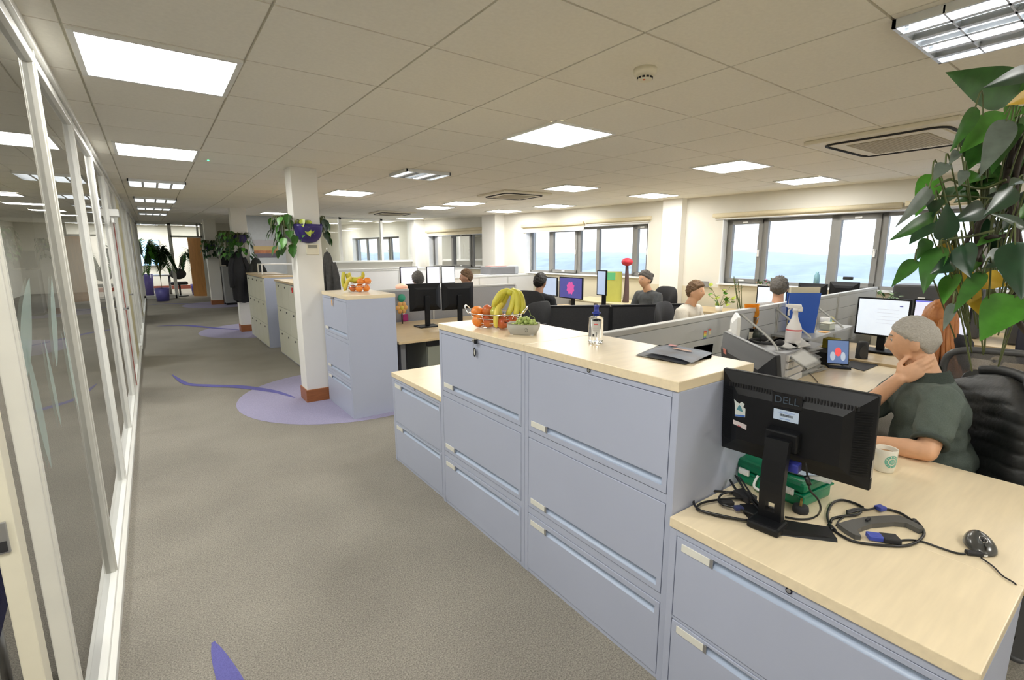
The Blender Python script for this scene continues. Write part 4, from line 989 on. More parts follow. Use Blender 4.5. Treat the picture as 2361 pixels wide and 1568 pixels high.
# ================================================================== PEOPLE
def gs(a, s): return math.exp(-(a / s) ** 2)
def head_pt(d, off=0):
    x, y, z = d; px_, py_, pz_ = .076 * x, .097 * y, .117 * z
    if z < 0:
        k = -z; px_ *= 1 - .30 * k ** 1.4
        if y < 0: py_ *= 1 - .50 * k
        else: py_ *= 1 - .10 * k
    if y > 0:
        py_ += .026 * gs(x, .15) * gs(z + .22, .15) * y
        py_ += .010 * gs(x, .12) * gs(z - .02, .16) * y
        py_ += .005 * gs(abs(x) - .3, .25) * gs(z - .24, .1)
        py_ -= .010 * gs(abs(x) - .36, .15) * gs(z - .07, .12)
        py_ += .006 * gs(x, .25) * gs(z + .54, .07) + .004 * gs(x, .22) * gs(z + .67, .05)
        py_ += .009 * gs(x, .28) * gs(z + .88, .13)
        px_ += math.copysign(.003, x) * gs(abs(x) - .6, .2) * gs(z + .25, .25)
    v = Vector((px_, py_, pz_))
    return v + Vector(d) * off
def add_head(mb, M, s=1, ears=True, n=44):
    t = bmesh.new(); bmesh.ops.create_uvsphere(t, u_segments=n, v_segments=n * 3 // 4, radius=1)
    for v in t.verts: v.co = M @ (head_pt(v.co.normalized()) * s)
    mb.merge(t, None, True)
    if ears:
        for sx in (-1, 1): 
            mb.ell(M @ Vector((sx * .077 * s, -.010 * s, -.012 * s)), (.011 * s, .020 * s, .033 * s), M.to_3x3() @ Matrix.Rotation(sx * .35, 3, 'Z'), 14)
def hair_cap(name, M, s, material, parent, top=.014, lowy=-.55, front=.6, side=.10, wav=.003, n=64):
    t = bmesh.new(); bmesh.ops.create_uvsphere(t, u_segments=n, v_segments=n * 3 // 4, radius=1); mb = MB().m(material)
    for v in t.verts:
        d = v.co.normalized(); y = d.y
        th = side + (front - side) * max(0, y) ** 1.1 if y > 0 else side + (side - lowy) * y
        th += .07 * noise.noise(Vector((d.x * 7, d.y * 7, 2))) 
        k = min(1, max(0, (d.z - th) / .30 + .5)); k = k * k * (3 - 2 * k)
        nz_ = noise.noise(Vector((d.x * 9, d.y * 3, d.z * 9))) * wav + noise.noise(d * 22) * wav * .6
        v.co = M @ (head_pt(d, -.012 + (.012 + top) * k + nz_ * k) * s)
    mb.merge(t, None, True); return mb.obj(name, parent=parent)
def limb(mb, pts, rs, n=14):
    for (p, q_), (a_, b_) in zip(zip(pts, pts[1:]), zip(rs, rs[1:])): mb.cyl(p, q_, a_, b_, n=n)
    for p, r_ in zip(pts, rs): mb.ell(p, (r_, r_, r_), n=n)
def hand(mb, wrist, d, nrm, side=1, curl=.5, s=1, spread=.0, curls=None):
    """d: direction of the fingers, nrm: direction the palm faces, side +1: thumb along across"""
    d = Vector(d).normalized(); nrm = Vector(nrm); nrm = (nrm - d * nrm.dot(d)).normalized(); ac = d.cross(nrm) * side
    M3 = Matrix((ac, d, nrm)).transposed()
    mb.ell(wrist + d * .048 * s, (.041 * s, .052 * s, .015 * s), M3, 16)
    mb.ell(wrist + d * .028 * s + ac * .018 * s + nrm * .004, (.020 * s, .034 * s, .015 * s), M3, 12)
    for k, (L, o) in enumerate(((.070, .030), (.080, .010), (.073, -.010), (.057, -.029))):
        c = (curls[k] if curls else curl) ; p = wrist + d * (.086 - .006 * abs(k - 1)) * s + ac * o * s; dd = (d + ac * spread * (o / .03)).normalized(); pts = [p - dd * .02]
        pts.append(p); a = 0
        for j, fr in enumerate((.45, .30, .25)):
            a += c * (.5 + .35 * j); v = dd * math.cos(a) + nrm * math.sin(a); p = p + v * L * fr * s; pts.append(p)
        r0 = .0092 * s; limb(mb, pts, [r0 * 1.05, r0, r0 * .95, r0 * .86, r0 * .74], 10)
    p0 = wrist + d * .022 * s + ac * .030 * s; p1 = p0 + (d * .5 + ac * .6 + nrm * .25).normalized() * .036 * s; p2 = p1 + (d * .85 + ac * .2 + nrm * .35).normalized() * .030 * s; p3 = p2 + (d * .9 + nrm * .4).normalized() * .022 * s
    limb(mb, [p0, p1, p2, p3], [.0135 * s, .0115 * s, .0105 * s, .0085 * s], 10)
def eyes(M, s, parent, brow=None):
    for sx in (-1, 1):
        c = Vector((sx * .030, .0755, .010)) * s
        e = MB().m(mat('eye_white', (.42, .38, .34), .3)).ell(M @ c, (.0115 * s, .0115 * s, .0115 * s), n=16).obj('eye', parent=parent)
        MB().m(mat('iris_dark', (.06, .05, .04), .2)).ell(M @ (c + Vector((0, .0092 * s, 0))), (.0045 * s, .0035 * s, .0045 * s), M.to_3x3(), 12).obj('iris', parent=e)
    if brow:
        for sx in (-1, 1):
            MB().m(brow).tube([M @ (Vector((sx * .014, .0925, .030)) * s), M @ (Vector((sx * .030, .0905, .035)) * s), M @ (Vector((sx * .046, .080, .031)) * s)], .0035 * s, 8, 4).obj('eyebrow', parent=parent)
LEGM = mat('dark_trousers', (.018, .02, .028), .85, noise_s=80, noise_a=.2)
SHOE = mat('black_shoe', (.012, .012, .012), .4)
def cloth_disp(a, f): return lambda c, n: a * noise.noise(Vector((c.x * f, c.y * f, c.z * f * 1.6))) + a * .5 * noise.noise(c * f * 2.3)

# ---- the man at the near desk
root = thing('person', 'grey-haired person in a dark green polo shirt, hand on neck, elbow on the beech desk', 'person', (0, 0, 0))
Lsh = at(2172, 930, x=2.80); Rsh = at(2085, 893, x=3.08)
hc = at(2107, 787, x=2.95)
Lel = at(2136, 1050, x=2.60); Lel.z = DZ + .043; Lwr = at(2003, 1016, z=DZ + .035)
Rel = at(1962, 965, x=2.86); Rwr = at(2072, 874, x=2.845)
midsh = (Lsh + Rsh) / 2; Rv = Vector(((Rsh - Lsh).x, (Rsh - Lsh).y, 0)).normalized(); Fm = Vector((-Rv.y, Rv.x, 0))
pel = Vector((midsh.x, midsh.y, .57)) - Fm * .10
HF = Vector((-.20, .97, -.10)).normalized(); MH = frame(hc, HF, (.04, -.05, 1))
nb = midsh + Vector((0, 0, .07)) - Fm * .02; nt_ = hc + Vector((.0, -.035, -.075))
body = MB(); add_head(body, MH, 1.0)
limb(body, [nb, (nb + nt_) / 2, nt_], [.062, .055, .055])
chest = midsh * .55 + pel * .45 + Vector((0, 0, .02))
M3 = frame((0, 0, 0), Fm).to_3x3()
body.ell(midsh + Vector((0, 0, -.05)), (.16, .09, .12), M3); body.ell(chest, (.155, .115, .19), M3); body.ell(pel, (.17, .13, .13), M3)
limb(body, [Lsh, (Lsh + Lel) / 2, Lel], [.058, .050, .040]); limb(body, [Lel, Lel.lerp(Lwr, .3), Lwr], [.040, .043, .027])
limb(body, [Rsh, (Rsh + Rel) / 2, Rel], [.058, .050, .040]); limb(body, [Rel, Rel.lerp(Rwr, .3), Rwr], [.040, .044, .029])
hd_t = at(2150, 838, x=2.90); hand(body, Rwr, (hd_t - Rwr) + Vector((0, 0, .004)), Vector((.85, -.05, .25)), side=1, curl=.30, s=1.02, curls=(.22, .28, .30, .34))
hand(body, Lwr, (Vector((-.25, .95, -.12))), (0, 0, -1), side=-1, curl=.35, s=1.02)
for sx in (-1, 1):
    h_ = pel + Rv * sx * .09 + Vector((0, 0, -.03)); kn = h_ + Fm * .40 + Vector((0, 0, -.0)) + Rv * sx * .05; kn.z = .52; an = kn - Fm * .02; an = Vector((an.x, an.y, .09))
    limb(body, [h_, kn, an], [.075, .052, .035]); limb(body, [an, an + Fm * .12 + Vector((0, 0, -.04))], [.035, .025])
remesh(body, .0055, 3, 'body', SKIN, root, fac=.4)
eyes(MH, 1.0, root, mat('grey_hair', (.30, .28, .24), .8))
hair_cap('hair', MH, 1.0, mat('grey_hair_short', (.40, .375, .33), .8, noise_s=60, noise_a=.22, stretch=(6, 1.2, 6), bump=.25), root, .008, -.80, .56, .02, .004)
POLO = mat('dark_green_polo', (.092, .115, .098), .9, noise_s=260, noise_a=.15, bump=.15)
sh = MB(); sh.ell(midsh + Vector((0, 0, -.045)), (.185, .105, .125), M3); sh.ell(chest + Vector((0, 0, .03)), (.185, .135, .20), M3); sh.ell(chest - Vector((0, 0, .08)), (.178, .145, .17), M3); sh.ell(pel + Vector((0, 0, .02)), (.18, .145, .13), M3)
sh.ell(midsh + Vector((0, 0, .02)), (.12, .075, .075), M3)
limb(sh, [midsh + Vector((0, 0, .0)), Lsh, Lsh.lerp(Lel, .35), Lsh.lerp(Lel, .60)], [.08, .080, .076, .072]); limb(sh, [midsh, Rsh, Rsh.lerp(Rel, .35), Rsh.lerp(Rel, .62)], [.08, .078, .072, .068])
shirt = remesh(sh, .008, 5, 'polo_shirt', POLO, root, disp=cloth_disp(.010, 11))
a = MB().m(POLO)                                   # collar and sleeve hems
def collar(u, v):
    w_ = R(-150 + 300 * u); o = Vector((math.sin(w_), math.cos(w_), 0)); r = .068 + .026 * v; return nb + M3 @ Vector((o.x * r * 1.05, o.y * r * .95, .045 - .055 * v - .02 * math.cos(w_) * (1 if v else .6))) + Vector((0, 0, .012))
a.grid(collar, 30, 4, .004); a.obj('collar', parent=shirt)
for s_, e_, f_e, rr in ((Lsh, Lel, .60, .0735), (Rsh, Rel, .62, .069)):
    d = (e_ - s_).normalized(); c = s_.lerp(e_, f_e) + d * .058; a_ = d.orthogonal().normalized(); b_ = d.cross(a_)
    MB().m(mat('dark_green_rib', (.045, .058, .05), .9)).tube([c + (a_ * math.cos(w_) + b_ * math.sin(w_)) * (rr * .80) for w_ in [2 * PI * k / 24 for k in range(24)]], .011, 8, 1, True).obj('sleeve_hem', parent=shirt)
tr = MB()
for sx in (-1, 1):
    h_ = pel + Rv * sx * .09 + Vector((0, 0, -.03)); kn = h_ + Fm * .40 + Rv * sx * .05; kn.z = .52; an = Vector((kn.x, kn.y, .11)) - Fm * .02
    limb(tr, [pel + Vector((0, 0, -.03)), h_, kn, an], [.12, .092, .07, .055])
remesh(tr, .012, 3, 'trousers', LEGM, root)
MB().m(mat('watch_dark', (.04, .04, .05), .3, .5)).tube([Lwr + Vector((math.cos(w_) * .026, -.01, math.sin(w_) * .026)) for w_ in [2 * PI * k / 16 for k in range(16)]], .006, 6, 1, True).obj('wristwatch', parent=root)

# ---- office chairs
def chair(name, label, loc, rz, backm=BLKM, seatm=BLKM, back=(.23, .27, .82), mesh=False, z_top=None, group=None):
    """faces +Y locally"""
    t = thing(name, label, 'chair', loc, rz, group); w_, h_, zc = back
    MB().m(seatm).box(-.24, .24, -.22, .25, .43, .50, .03, seg=3).obj('seat', parent=t)
    if mesh:
        out = lambda a_, k: Vector((w_ * k * math.copysign(abs(math.cos(a_)) ** .45, math.cos(a_)) * (1 - .18 * (1 - math.sin(a_)) * .5), -.235 - .03 * math.cos(a_) ** 0 + .05 * (math.cos(a_)) ** 2, zc + h_ * k * math.copysign(abs(math.sin(a_)) ** .5, math.sin(a_))))
        MB().m(mat('chair_frame_grey', (.075, .075, .075), .45)).tube([out(2 * PI * i / 48, 1) for i in range(48)], .019, 10, 1, True).obj('back_frame', parent=t)
        MB().m(mat('chair_mesh', (.10, .095, .095), .8, noise_s=300, noise_a=.3, alpha=.82)).grid(lambda u, v: out(2 * PI * u, .02 + .96 * v), 48, 6, closed_u=True).obj('backrest', parent=t)
        MB().m(DGR).tube([(-.0, -.28, zc - h_ * .2), (0, -.30, zc - h_ * .8), (0, -.26, .42), (0, -.05, .40)], .02, 8, 5).obj('back_support', parent=t)
        MB().m(CHROME).box(-.02, .02, -.30, -.26, zc - h_ * .95, zc - h_ * .80, .006).obj('back_clamp', parent=t)
    else:
        def bk(u, v):
            a_ = 2 * PI * u; x = w_ * math.copysign(abs(math.cos(a_)) ** .5, math.cos(a_)); z = h_ * math.copysign(abs(math.sin(a_)) ** .6, math.sin(a_)); k = math.sin(PI * .5 * min(1, v * 2)) if v < .5 else math.sin(PI * .5 * min(1, (1 - v) * 2)); return Vector((x * k, -.24 + .06 * (x / w_) ** 2 * k + (.03 if v < .5 else -.03) * (1 - k ** 4), zc + z * k))
        MB().m(backm).grid(bk, 36, 14, closed_u=True).obj('backrest', parent=t)
        MB().m(DGR).box(-.03, .03, -.30, -.27, .40, zc, .008).box(-.03, .03, -.30, 0, .38, .42, .008).obj('back_support', parent=t)
    MB().m(DGR).cyl((0, 0, .12), (0, 0, .43), .028, n=14).obj('gas_column', parent=t)
    for k in range(5):
        c = 2 * PI * k / 5 + .3; l = MB().m(DGR).tube([(0, 0, .12), (.16 * math.cos(c), .16 * math.sin(c), .10), (.29 * math.cos(c), .29 * math.sin(c), .07)], .018, 8, 3).obj('base_arm', parent=t)
        MB().m(BLKM).cyl((.29 * math.cos(c) - .02, .29 * math.sin(c), .03), (.29 * math.cos(c) + .02, .29 * math.sin(c), .03), .03, n=12).obj('castor', parent=l)
    return t
crz = math.atan2(Fm.y, Fm.x) - PI / 2
cb_ = Vector((midsh.x, midsh.y, 0)) - Fm * .06
mc = chair('office_chair', 'black office chair with a quilted jacket over its back, under the grey-haired person', cb_, crz, back=(.24, .22, .76))
# quilted jacket over the chair back
QJ = mat('black_quilted_nylon', (.014, .015, .015), .55, noise_s=40, noise_a=.2, bump=.2)
jk = thing('jacket', 'black quilted jacket draped over the back of the near office chair', 'jacket', cb_, crz)
def shellj(w0, w1, ztop, zbot, cy, th):
    def fn(u, v):
        a_ = 2 * PI * u; z = ztop + (zbot - ztop) * v; k = min(1, (v / .16)) ** .5 if v < .16 else 1
        W_ = (w0 + (w1 - w0) * v) * k; T_ = th * (k if k > .2 else .2) * (1 + .9 * v)
        x = W_ * math.copysign(abs(math.cos(a_)) ** .7, math.cos(a_)); y = cy + T_ * math.copysign(abs(math.sin(a_)) ** .8, math.sin(a_)) + .06 * (x / .25) ** 2 * .6
        zz = z + .05 * x * 2 * v; ph = zz / .062 * PI + x * 5 + 1.2 * math.sin(x * 9)
        q_ = .010 * abs(math.sin(ph)) ** .5 + .006 * noise.noise(Vector((x * 9, y * 9, z * 9))) * 2
        o = Vector((math.cos(a_), math.sin(a_), 0)) * q_ * (1 if v > .1 else v * 10)
        return Vector((x, y, zz)) + o
    return fn
MB().m(QJ).grid(shellj(.27, .30, 1.0, .40, -.255, .062), 72, 90, closed_u=True).obj('body_panel', parent=jk)
for sx in (-1, 1):
    MB().m(QJ).tube([(sx * .22, -.27, .93), (sx * .285, -.29, .84), (sx * .315, -.31, .68), (sx * .31, -.33, .52), (sx * .29, -.33, .40)], lambda s: .062 * (1 - .25 * s) + .006 * abs(math.sin(s * 24)), 16, 14).obj('sleeve', parent=jk)
MB().m(QJ).tube([(-.17, -.25, .985), (-.08, -.29, 1.005), (.08, -.29, 1.005), (.17, -.25, .985)], .030, 10, 6, flat=.8).obj('collar', parent=jk)

# ---- generic seated colleague
def seated(label, hip, face, top_m, hair_m, skin_m=SKIN, style='short', lean=.06, desk=.70, s=1.0, look=None, reach=.34, headz=0, trous=LEGM, short_sleeve=False, arms=1):
    root = thing('person', label, 'person', (0, 0, 0)); F_ = Vector((math.cos(face), math.sin(face), 0)); Rr = Vector((F_.y, -F_.x, 0)); P = Vector((hip[0], hip[1], .56))
    ch = P + Vector((0, 0, .27 * s)) + F_ * lean; sc = P + Vector((0, 0, .42 * s)) + F_ * lean * 1.5; nk = sc + Vector((0, 0, .06)); hc = sc + Vector((0, 0, .215 * s + headz)) + F_ * (.035 + lean * .5)
    lk = look or F_; Mh = frame(hc, lk); m3 = frame((0, 0, 0), F_).to_3x3()
    b = MB(); add_head(b, Mh, .98 * s, n=32); limb(b, [nk - Vector((0, 0, .03)), hc + Vector((0, 0, -.08)) - Vector(lk) * .02], [.06, .052])
    b.ell(ch, (.15, .10, .18), m3); b.ell(P, (.16, .13, .13), m3)
    up = MB(); up.ell(sc - Vector((0, 0, .05)), (.185, .10, .12), m3); up.ell(ch, (.175, .13, .2), m3); up.ell(P + Vector((0, 0, .03)), (.18, .145, .14), m3)
    for sx in (-1, 1):
        a0 = sc + Rr * sx * (.18 if arms else .125) - Vector((0, 0, .02)); a1 = a0 + Rr * sx * .05 * arms + F_ * .07 - Vector((0, 0, .25)); a1.z = max(a1.z, desk + .03) if reach > .3 else a1.z
        a2 = a1 + F_ * .24 - Rr * sx * .07; a2.z = desk + .045 if arms else .64
        if not arms: a2 -= F_ * .06
        limb(b, [a0, a1, a2], [.05, .038, .027], 12); hand(b, a2, F_ - Rr * sx * .15, (0, 0, -1), side=-sx, curl=.4)
        if short_sleeve: limb(up, [sc, a0, a0.lerp(a1, .55)], [.08, .072, .062], 12)
        else: limb(up, [sc, a0, a1, a1.lerp(a2, .85)], [.08, .07, .055, .042], 12)
    tr = MB()
    for sx in (-1, 1):
        h_ = P + Rr * sx * .09 - Vector((0, 0, .03)); k_ = h_ + F_ * .40; k_.z = .52; an = Vector((k_.x, k_.y, .10)); limb(tr, [P - Vector((0, 0, .03)), h_, k_, an], [.12, .09, .068, .052], 12)
        MB().m(SHOE).ell(an + F_ * .07 - Vector((0, 0, .055)), (.045, .13, .045), m3, 14).obj('shoe', parent=root)
    remesh(b, .0075, 2, 'body', skin_m, root); remesh(up, .011, 4, 'top', top_m, root, disp=cloth_disp(.008, 10)); remesh(tr, .014, 3, 'trousers', trous, root)
    eyes(Mh, .98 * s, root)
    if style == 'short': hair_cap('hair', Mh, .98 * s, hair_m, root, .017, -.75, .60, .04, .012)
    elif style == 'bun':
        hair_cap('hair', Mh, .98 * s, hair_m, root, .016, -.7, .60, .05, .010); MB().m(hair_m).ell(Mh @ Vector((0, -.115, .05)), (.035, .035, .035)).obj('hair_bun', parent=root)
    else:
        h = hair_cap('hair', Mh, .98 * s, hair_m, root, .020, -1.2, .45, -.25, .004)
        random.seed(hash(style) % 99 if False else 4)
        L = .38 if style == 'long' else .20
        hh = MB()
        for k in range(46 if style == 'long' else 30):
            a_ = R(-205 + 230 * k / (45 if style == 'long' else 29)); o = Vector((math.cos(a_), math.sin(a_), 0))
            if o.y > .35: continue
            z0 = .03 + random.uniform(-.02, .03); w_ = random.uniform(.85, 1.12); wl = 1.4 if style == 'long' else 1
            pts = [Vector((o.x * .068, o.y * .085, z0 + .02)), Vector((o.x * .082 * w_, o.y * .10 * w_, -.02)), Vector((o.x * .095 * w_, o.y * .115 * w_ - .015, -.13)), Vector((o.x * .12 * w_ * wl * .9 + random.uniform(-.01, .01), o.y * .12 * w_ - .03, -.13 - L * .5)), Vector((o.x * .13 * w_ * wl + random.uniform(-.02, .02), o.y * .10 * w_ - .035, -.13 - L * random.uniform(.85, 1.05)))]
            hh.tube([Mh @ (p * s) for p in pts], lambda q_: .016 * (1 - .45 * q_), 7, 4)
        hh.m(hair_m); 
        for f in hh.bm.faces: f.material_index = hh.cur
        hh.obj('long_hair', parent=root)
    return root
HB = mat('brown_hair', (.15, .085, .04), .7, noise_s=90, noise_a=.35, bump=.3); HK = mat('black_hair', (.02, .016, .014), .6, noise_s=90, noise_a=.35); HR = mat('auburn_hair', (.30, .095, .022), .55, noise_s=26, col2=(.52, .21, .06), stretch=(1, 1, .18), bump=.5)
HG = mat('dark_grey_hair', (.10, .09, .08), .7, noise_s=90, noise_a=.3)
TOPK = mat('black_knit', (.018, .018, .022), .9, noise_s=120, noise_a=.2); TOPN = mat('charcoal_knit', (.07, .075, .08), .9, noise_s=120, noise_a=.15); TOPW = mat('cream_top', (.62, .58, .50), .9, noise_s=120, noise_a=.06); TOPG = mat('grey_top', (.30, .29, .28), .9, noise_s=120, noise_a=.1); TOPB = mat('rust_top', (.30, .12, .07), .9, noise_s=120, noise_a=.1)
# woman with long auburn hair at the twin screens
wp_ = at(2205, 800, x=4.25)
seated('person with long auburn hair seen from behind, facing two bright screens', (4.18, .92), R(12), TOPK, HR, style='long', lean=.02, headz=-.075, s=1.0, look=Vector((.98, .22, -.12)), arms=0)
chair('office_chair', 'grey mesh-backed office chair behind the person with long auburn hair', (4.06, .66, 0), R(-68), back=(.235, .23, .78), mesh=True)
# ================================================================== BACK PART OF THE NEAR DESK
SCW = emis('screen_white', (.82, .90, 1.0), .20); SCB = emis('screen_lavender', (.80, .82, 1.0), .20)
SCP = emis('screen_purple', (.07, .07, .28), .22); SCDB = emis('screen_dim_blue', (.45, .55, .75), .2)
def face(px, py, x): return at(px, py, x=x)
# twin screens of the auburn-haired person
for (pa, pb, lab, sm_) in (((1980, 685), (2105, 690), 'bright white screen with thin black bezel, left of the twin screens before the auburn-haired person', SCW), ((2110, 684), (2246, 700), 'bright pale screen right of the twin screens, partly hidden by auburn hair and leaves', SCB)):
    p, q_ = at(pa[0], pa[1], x=5.02), at(pb[0], pb[1], x=5.02); c = (p + q_) / 2; d = q_ - p; W_ = math.hypot(d.x, d.y); rz = math.atan2(d.y, d.x)
    t, Mm = monitor('monitor', lab, (c.x, c.y, DZ + .03), rz, W_, .33, 0, sm_, zc=c.z - DZ - .03 - .165, th=.04, bezel=.014)
    a = MB().m(mat('screen_text_grey', (.55, .58, .64), .5)); 
    for k in range(5): a.box(-W_ * .1, W_ * .3, -.0132, -.0128, .07 - .03 * k, .0715 - .03 * k, 0, Mm)
    a.m(mat('screen_blue_mark', (.15, .18, .6), .5)).box(W_ * .30, W_ * .36, -.0132, -.0128, .10, .108, 0, Mm); a.obj('screen_lines', parent=t)
    if sm_ is SCB: MB().m(mat('screen_title_bar', (.12, .13, .6), .5, emit=(.12, .13, .6), es=.25)).box(-W_ * .47, W_ * .47, -.0134, -.0128, .14, .15, 0, Mm).obj('title_bar', parent=t)
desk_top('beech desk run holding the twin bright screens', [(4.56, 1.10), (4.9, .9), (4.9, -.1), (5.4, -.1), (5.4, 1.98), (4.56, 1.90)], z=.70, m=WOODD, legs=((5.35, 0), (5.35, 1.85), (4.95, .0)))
# second black monitor behind the first, with stickers
pA, pB = at(1683, 765, z=1.17), at(1808, 822, z=1.17); c = (pA + pB) / 2; d = (pA - pB); W_ = math.hypot(d.x, d.y)
t, Mm = monitor('monitor', 'dark grey monitor back with red and blue stickers, behind the end of the tall cabinet', (c.x, c.y, DZ), math.atan2(d.y, d.x), W_, .34, R(-8), zc=.325, th=.05, body=mat('dark_grey_monitor', (.025, .025, .026), .4))
bk = lambda x0, x1, z0, z1, m, nm: MB().m(m).box(x0, x1, .0505, .0512, z0, z1, .0005, Mm).obj(nm, parent=t)
bk(.145, .185, .085, .112, mat('sticker_red_white', (.65, .22, .16), .5), 'red_sticker') if W_ > .5 else bk(W_ * .2, W_ * .28, .06, .09, mat('sticker_red_white', (.65, .22, .16), .5), 'red_sticker')
bk(-W_ * .30, -W_ * .21, .05, .085, mat('sticker_blue', (.06, .16, .55), .5), 'blue_sticker')
text('iiyama', .03, 'logo', mat('logo_dim', (.10, .10, .10), .3, .5), t, Mm @ Matrix.Translation((0, .0505, .075)) @ Matrix.Rotation(PI, 4, 'Z') @ Matrix.Rotation(PI / 2, 4, 'X'), .0006)
# slim pale monitor edge behind it
pe = at(1690, 752, x=2.35)
pr_ = ray(1692, 750); pq = at(1692, 750, x=3.0)
monitor('monitor', 'thin white-edged screen standing edge-on behind the dark grey monitor', (pq.x, pq.y - .02, DZ), math.atan2(pr_.y, pr_.x) + R(4), .26, .24, 0, zc=pq.z - DZ - .05, th=.025, body=WHITEP)
# monitor arm
t = thing('monitor_mount', 'black monitor mount with hook between tall cabinet and grey monitor', 'monitor mount', (2.02, 1.40, DZ))
MB().m(BLKG).cyl((0, 0, 0), (0, 0, .40), .018, n=14).box(-.06, .06, -.04, .04, 0, .02, .004).obj('post', parent=t)
MB().m(BLKG).tube([(0, 0, .36), (.07, -.05, .37), (.15, -.06, .36)], .016, 8, 4).obj('arm', parent=t)
MB().m(BLKG).tube([(-.01, .0, .37), (-.07, .02, .38), (-.09, .03, .42)], .012, 8, 4).obj('hook', parent=t)
# pen pot with orange packet
c = at(1729, 795, x=2.62); c.z = max(c.z, DZ); ppz = DZ
c = at(1722, 800, x=2.75)
c = Vector((2.86, 1.50, DZ))
# a low grey drawer unit carries pot, spray bottle and papers
t = thing('desk_tidy', 'grey desktop drawer tray behind the monitors, papers and pens on top', 'tray', (3.50, 1.68, DZ), R(4.5))
for k in range(4):
    MB().m(PALEP).box(-.14, .14, -.185, .17, .052 * k + .004, .052 * k + .046, .004).obj('drawer', parent=t)
MB().m(mat('tray_grey', (.35, .36, .38), .5)).box(-.15, .15, -.17, .17, 0, .218, .003).obj('case', parent=t)
TT = DZ + .22
def onp(px, py, z): return at(px, py, z=z)
pp = at(1727, 784, z=TT) 
t = thing('pen_pot', 'black and cream pen pot holding pencils and an orange packet', 'pen pot', pp)
MB().m(BLKG).lathe([(0, 0), (.036, 0), (.038, .09), (.041, .095), (.036, .095), (.034, .01), (0, .01)], n=28).obj('pot', parent=t)
MB().m(CREAM).lathe([(.0368, .012), (.0388, .07)], n=28).obj('pot_band', parent=t)
for nm, p, q_, m, r_ in (('pencil', (.0, .0, .012), (.075, -.02, .165), mat('pencil_orange', (.80, .36, .07), .5), .0045), ('pencil', (-.005, 0, .012), (.05, -.03, .15), mat('pencil_orange', (.80, .36, .07), .5), .0045), ('pen', (0, .01, .012), (-.045, .01, .15), mat('pen_red', (.5, .05, .05), .4), .005), ('straw', (.01, 0, .02), (.11, .0, .135), mat('pen_cyan', (.2, .6, .7), .4), .003), ('pen', (.0, -.01, .012), (-.02, .02, .17), DGR, .0045)):
    tag(MB().m(m).cyl(p, q_, r_, n=8).obj(nm, loc=pp), {'pencil': 'orange pencil standing in the pen pot', 'pen': 'pen standing in the pen pot', 'straw': 'pale cyan straw leaning out of the pen pot'}[nm], nm, 'pens and pencils in the pen pot' if nm in ('pen', 'pencil') else None)
t = thing('snack_packet', 'crumpled orange packet stuck upright in the pen pot', 'packet', pp + Vector((.0, .0, .055)), R(-36))
t.scale = (1.5, 1.5, 1.35)
MB().m(mat('orange_foil', (.88, .40, .03), .3, noise_s=12, noise_a=.15)).grid(lambda u, v: Vector((-.038 + .076 * u, .012 * math.sin(PI * u) * math.sin(PI * v) + .004 * math.sin(9 * u + 7 * v), .09 + .075 * v)), 10, 10, .004).m(mat('brown_print', (.25, .13, .05), .4)).grid(lambda u, v: Vector((-.030 + .060 * u, .012 * math.sin(PI * u) * (1 - v), .02 + .07 * v)), 8, 6, .004).obj('packet_body', parent=t)
t = thing('glass_jar', 'small dark glass jar right of the pen pot', 'jar', at(1745, 786, z=TT))
MB().m(mat('dark_glass', (.05, .06, .05), .1)).lathe([(0, 0), (.035, 0), (.037, .05), (.03, .075), (.026, .08)], n=24).m(DGR).lathe([(.03, .078), (.03, .09), (0, .092)], n=24).obj('jar_body', parent=t)
t = thing('card_stand', 'pale propped card left of the pen pot', 'card', at(1708, 786, z=TT), R(-50))
MB().m(mat('pale_card', (.66, .70, .76), .5)).box(-.05, .05, -.003, .003, 0, .15, .001, Matrix.Rotation(R(-12), 4, 'X')).obj('card', parent=t); MB().m(DGR).box(-.05, .05, -.01, -.006, 0, .15, .001, Matrix.Rotation(R(-12), 4, 'X')).obj('backing', parent=t)
# spray bottle
t = thing('paper_stack', 'tall uneven white pile of papers carrying the spray bottle', 'papers', (3.83, 1.67, DZ))
random.seed(31); PG = mat('paper_grey', (.55, .56, .58), .8)
for k in range(11):
    zz = .02 * k; dx, dy, a_ = random.uniform(-.02, .02), random.uniform(-.02, .02), random.uniform(-.15, .15); hx = .15 + random.uniform(-.02, .02)
    MB().m(PG if k % 4 == 2 else PAPER).grid(lambda u, v: Vector(((u - .5) * 2 * hx, (v - .5) * .30, zz + .018 - .05 * max(0, .25 - v) * (1 if k % 3 else 2))), 6, 8, -.014).obj('sheets', parent=t, loc=(dx, dy, 0), rotz=a_ + .08)
sp = at(1827, 792, z=TT)
t = thing('spray_bottle', 'white trigger spray bottle with a red band, in front of the blue folder', 'spray bottle', sp, R(197))
SPW = mat('spray_white', (.80, .78, .76), .35)
MB().m(SPW).lathe([(0, 0), (.048, 0), (.052, .006), (.052, .105), (.047, .128), (.030, .165), (.019, .20), (.017, .235), (.021, .238), (.021, .262), (0, .265)], n=36).obj('bottle', parent=t)
MB().m(mat('spray_red', (.72, .13, .14), .4)).lathe([(.0525, .098), (.0525, .108)], n=36).obj('band', parent=t)
MB().m(mat('spray_label', (.70, .66, .66), .5)).lathe([(.0523, .03), (.0523, .09)], n=36).obj('label', parent=t)
MB().m(SPW).box(-.016, .016, -.055, .035, .258, .290, .008).box(-.012, .012, -.068, -.05, .268, .288, .004).box(-.014, .014, .005, .045, .235, .275, .01).obj('spray_head', parent=t)
MB().m(SPW).tube([(0, -.030, .262), (0, -.045, .235), (0, -.040, .205)], .006, 8, 5).obj('trigger', parent=t)
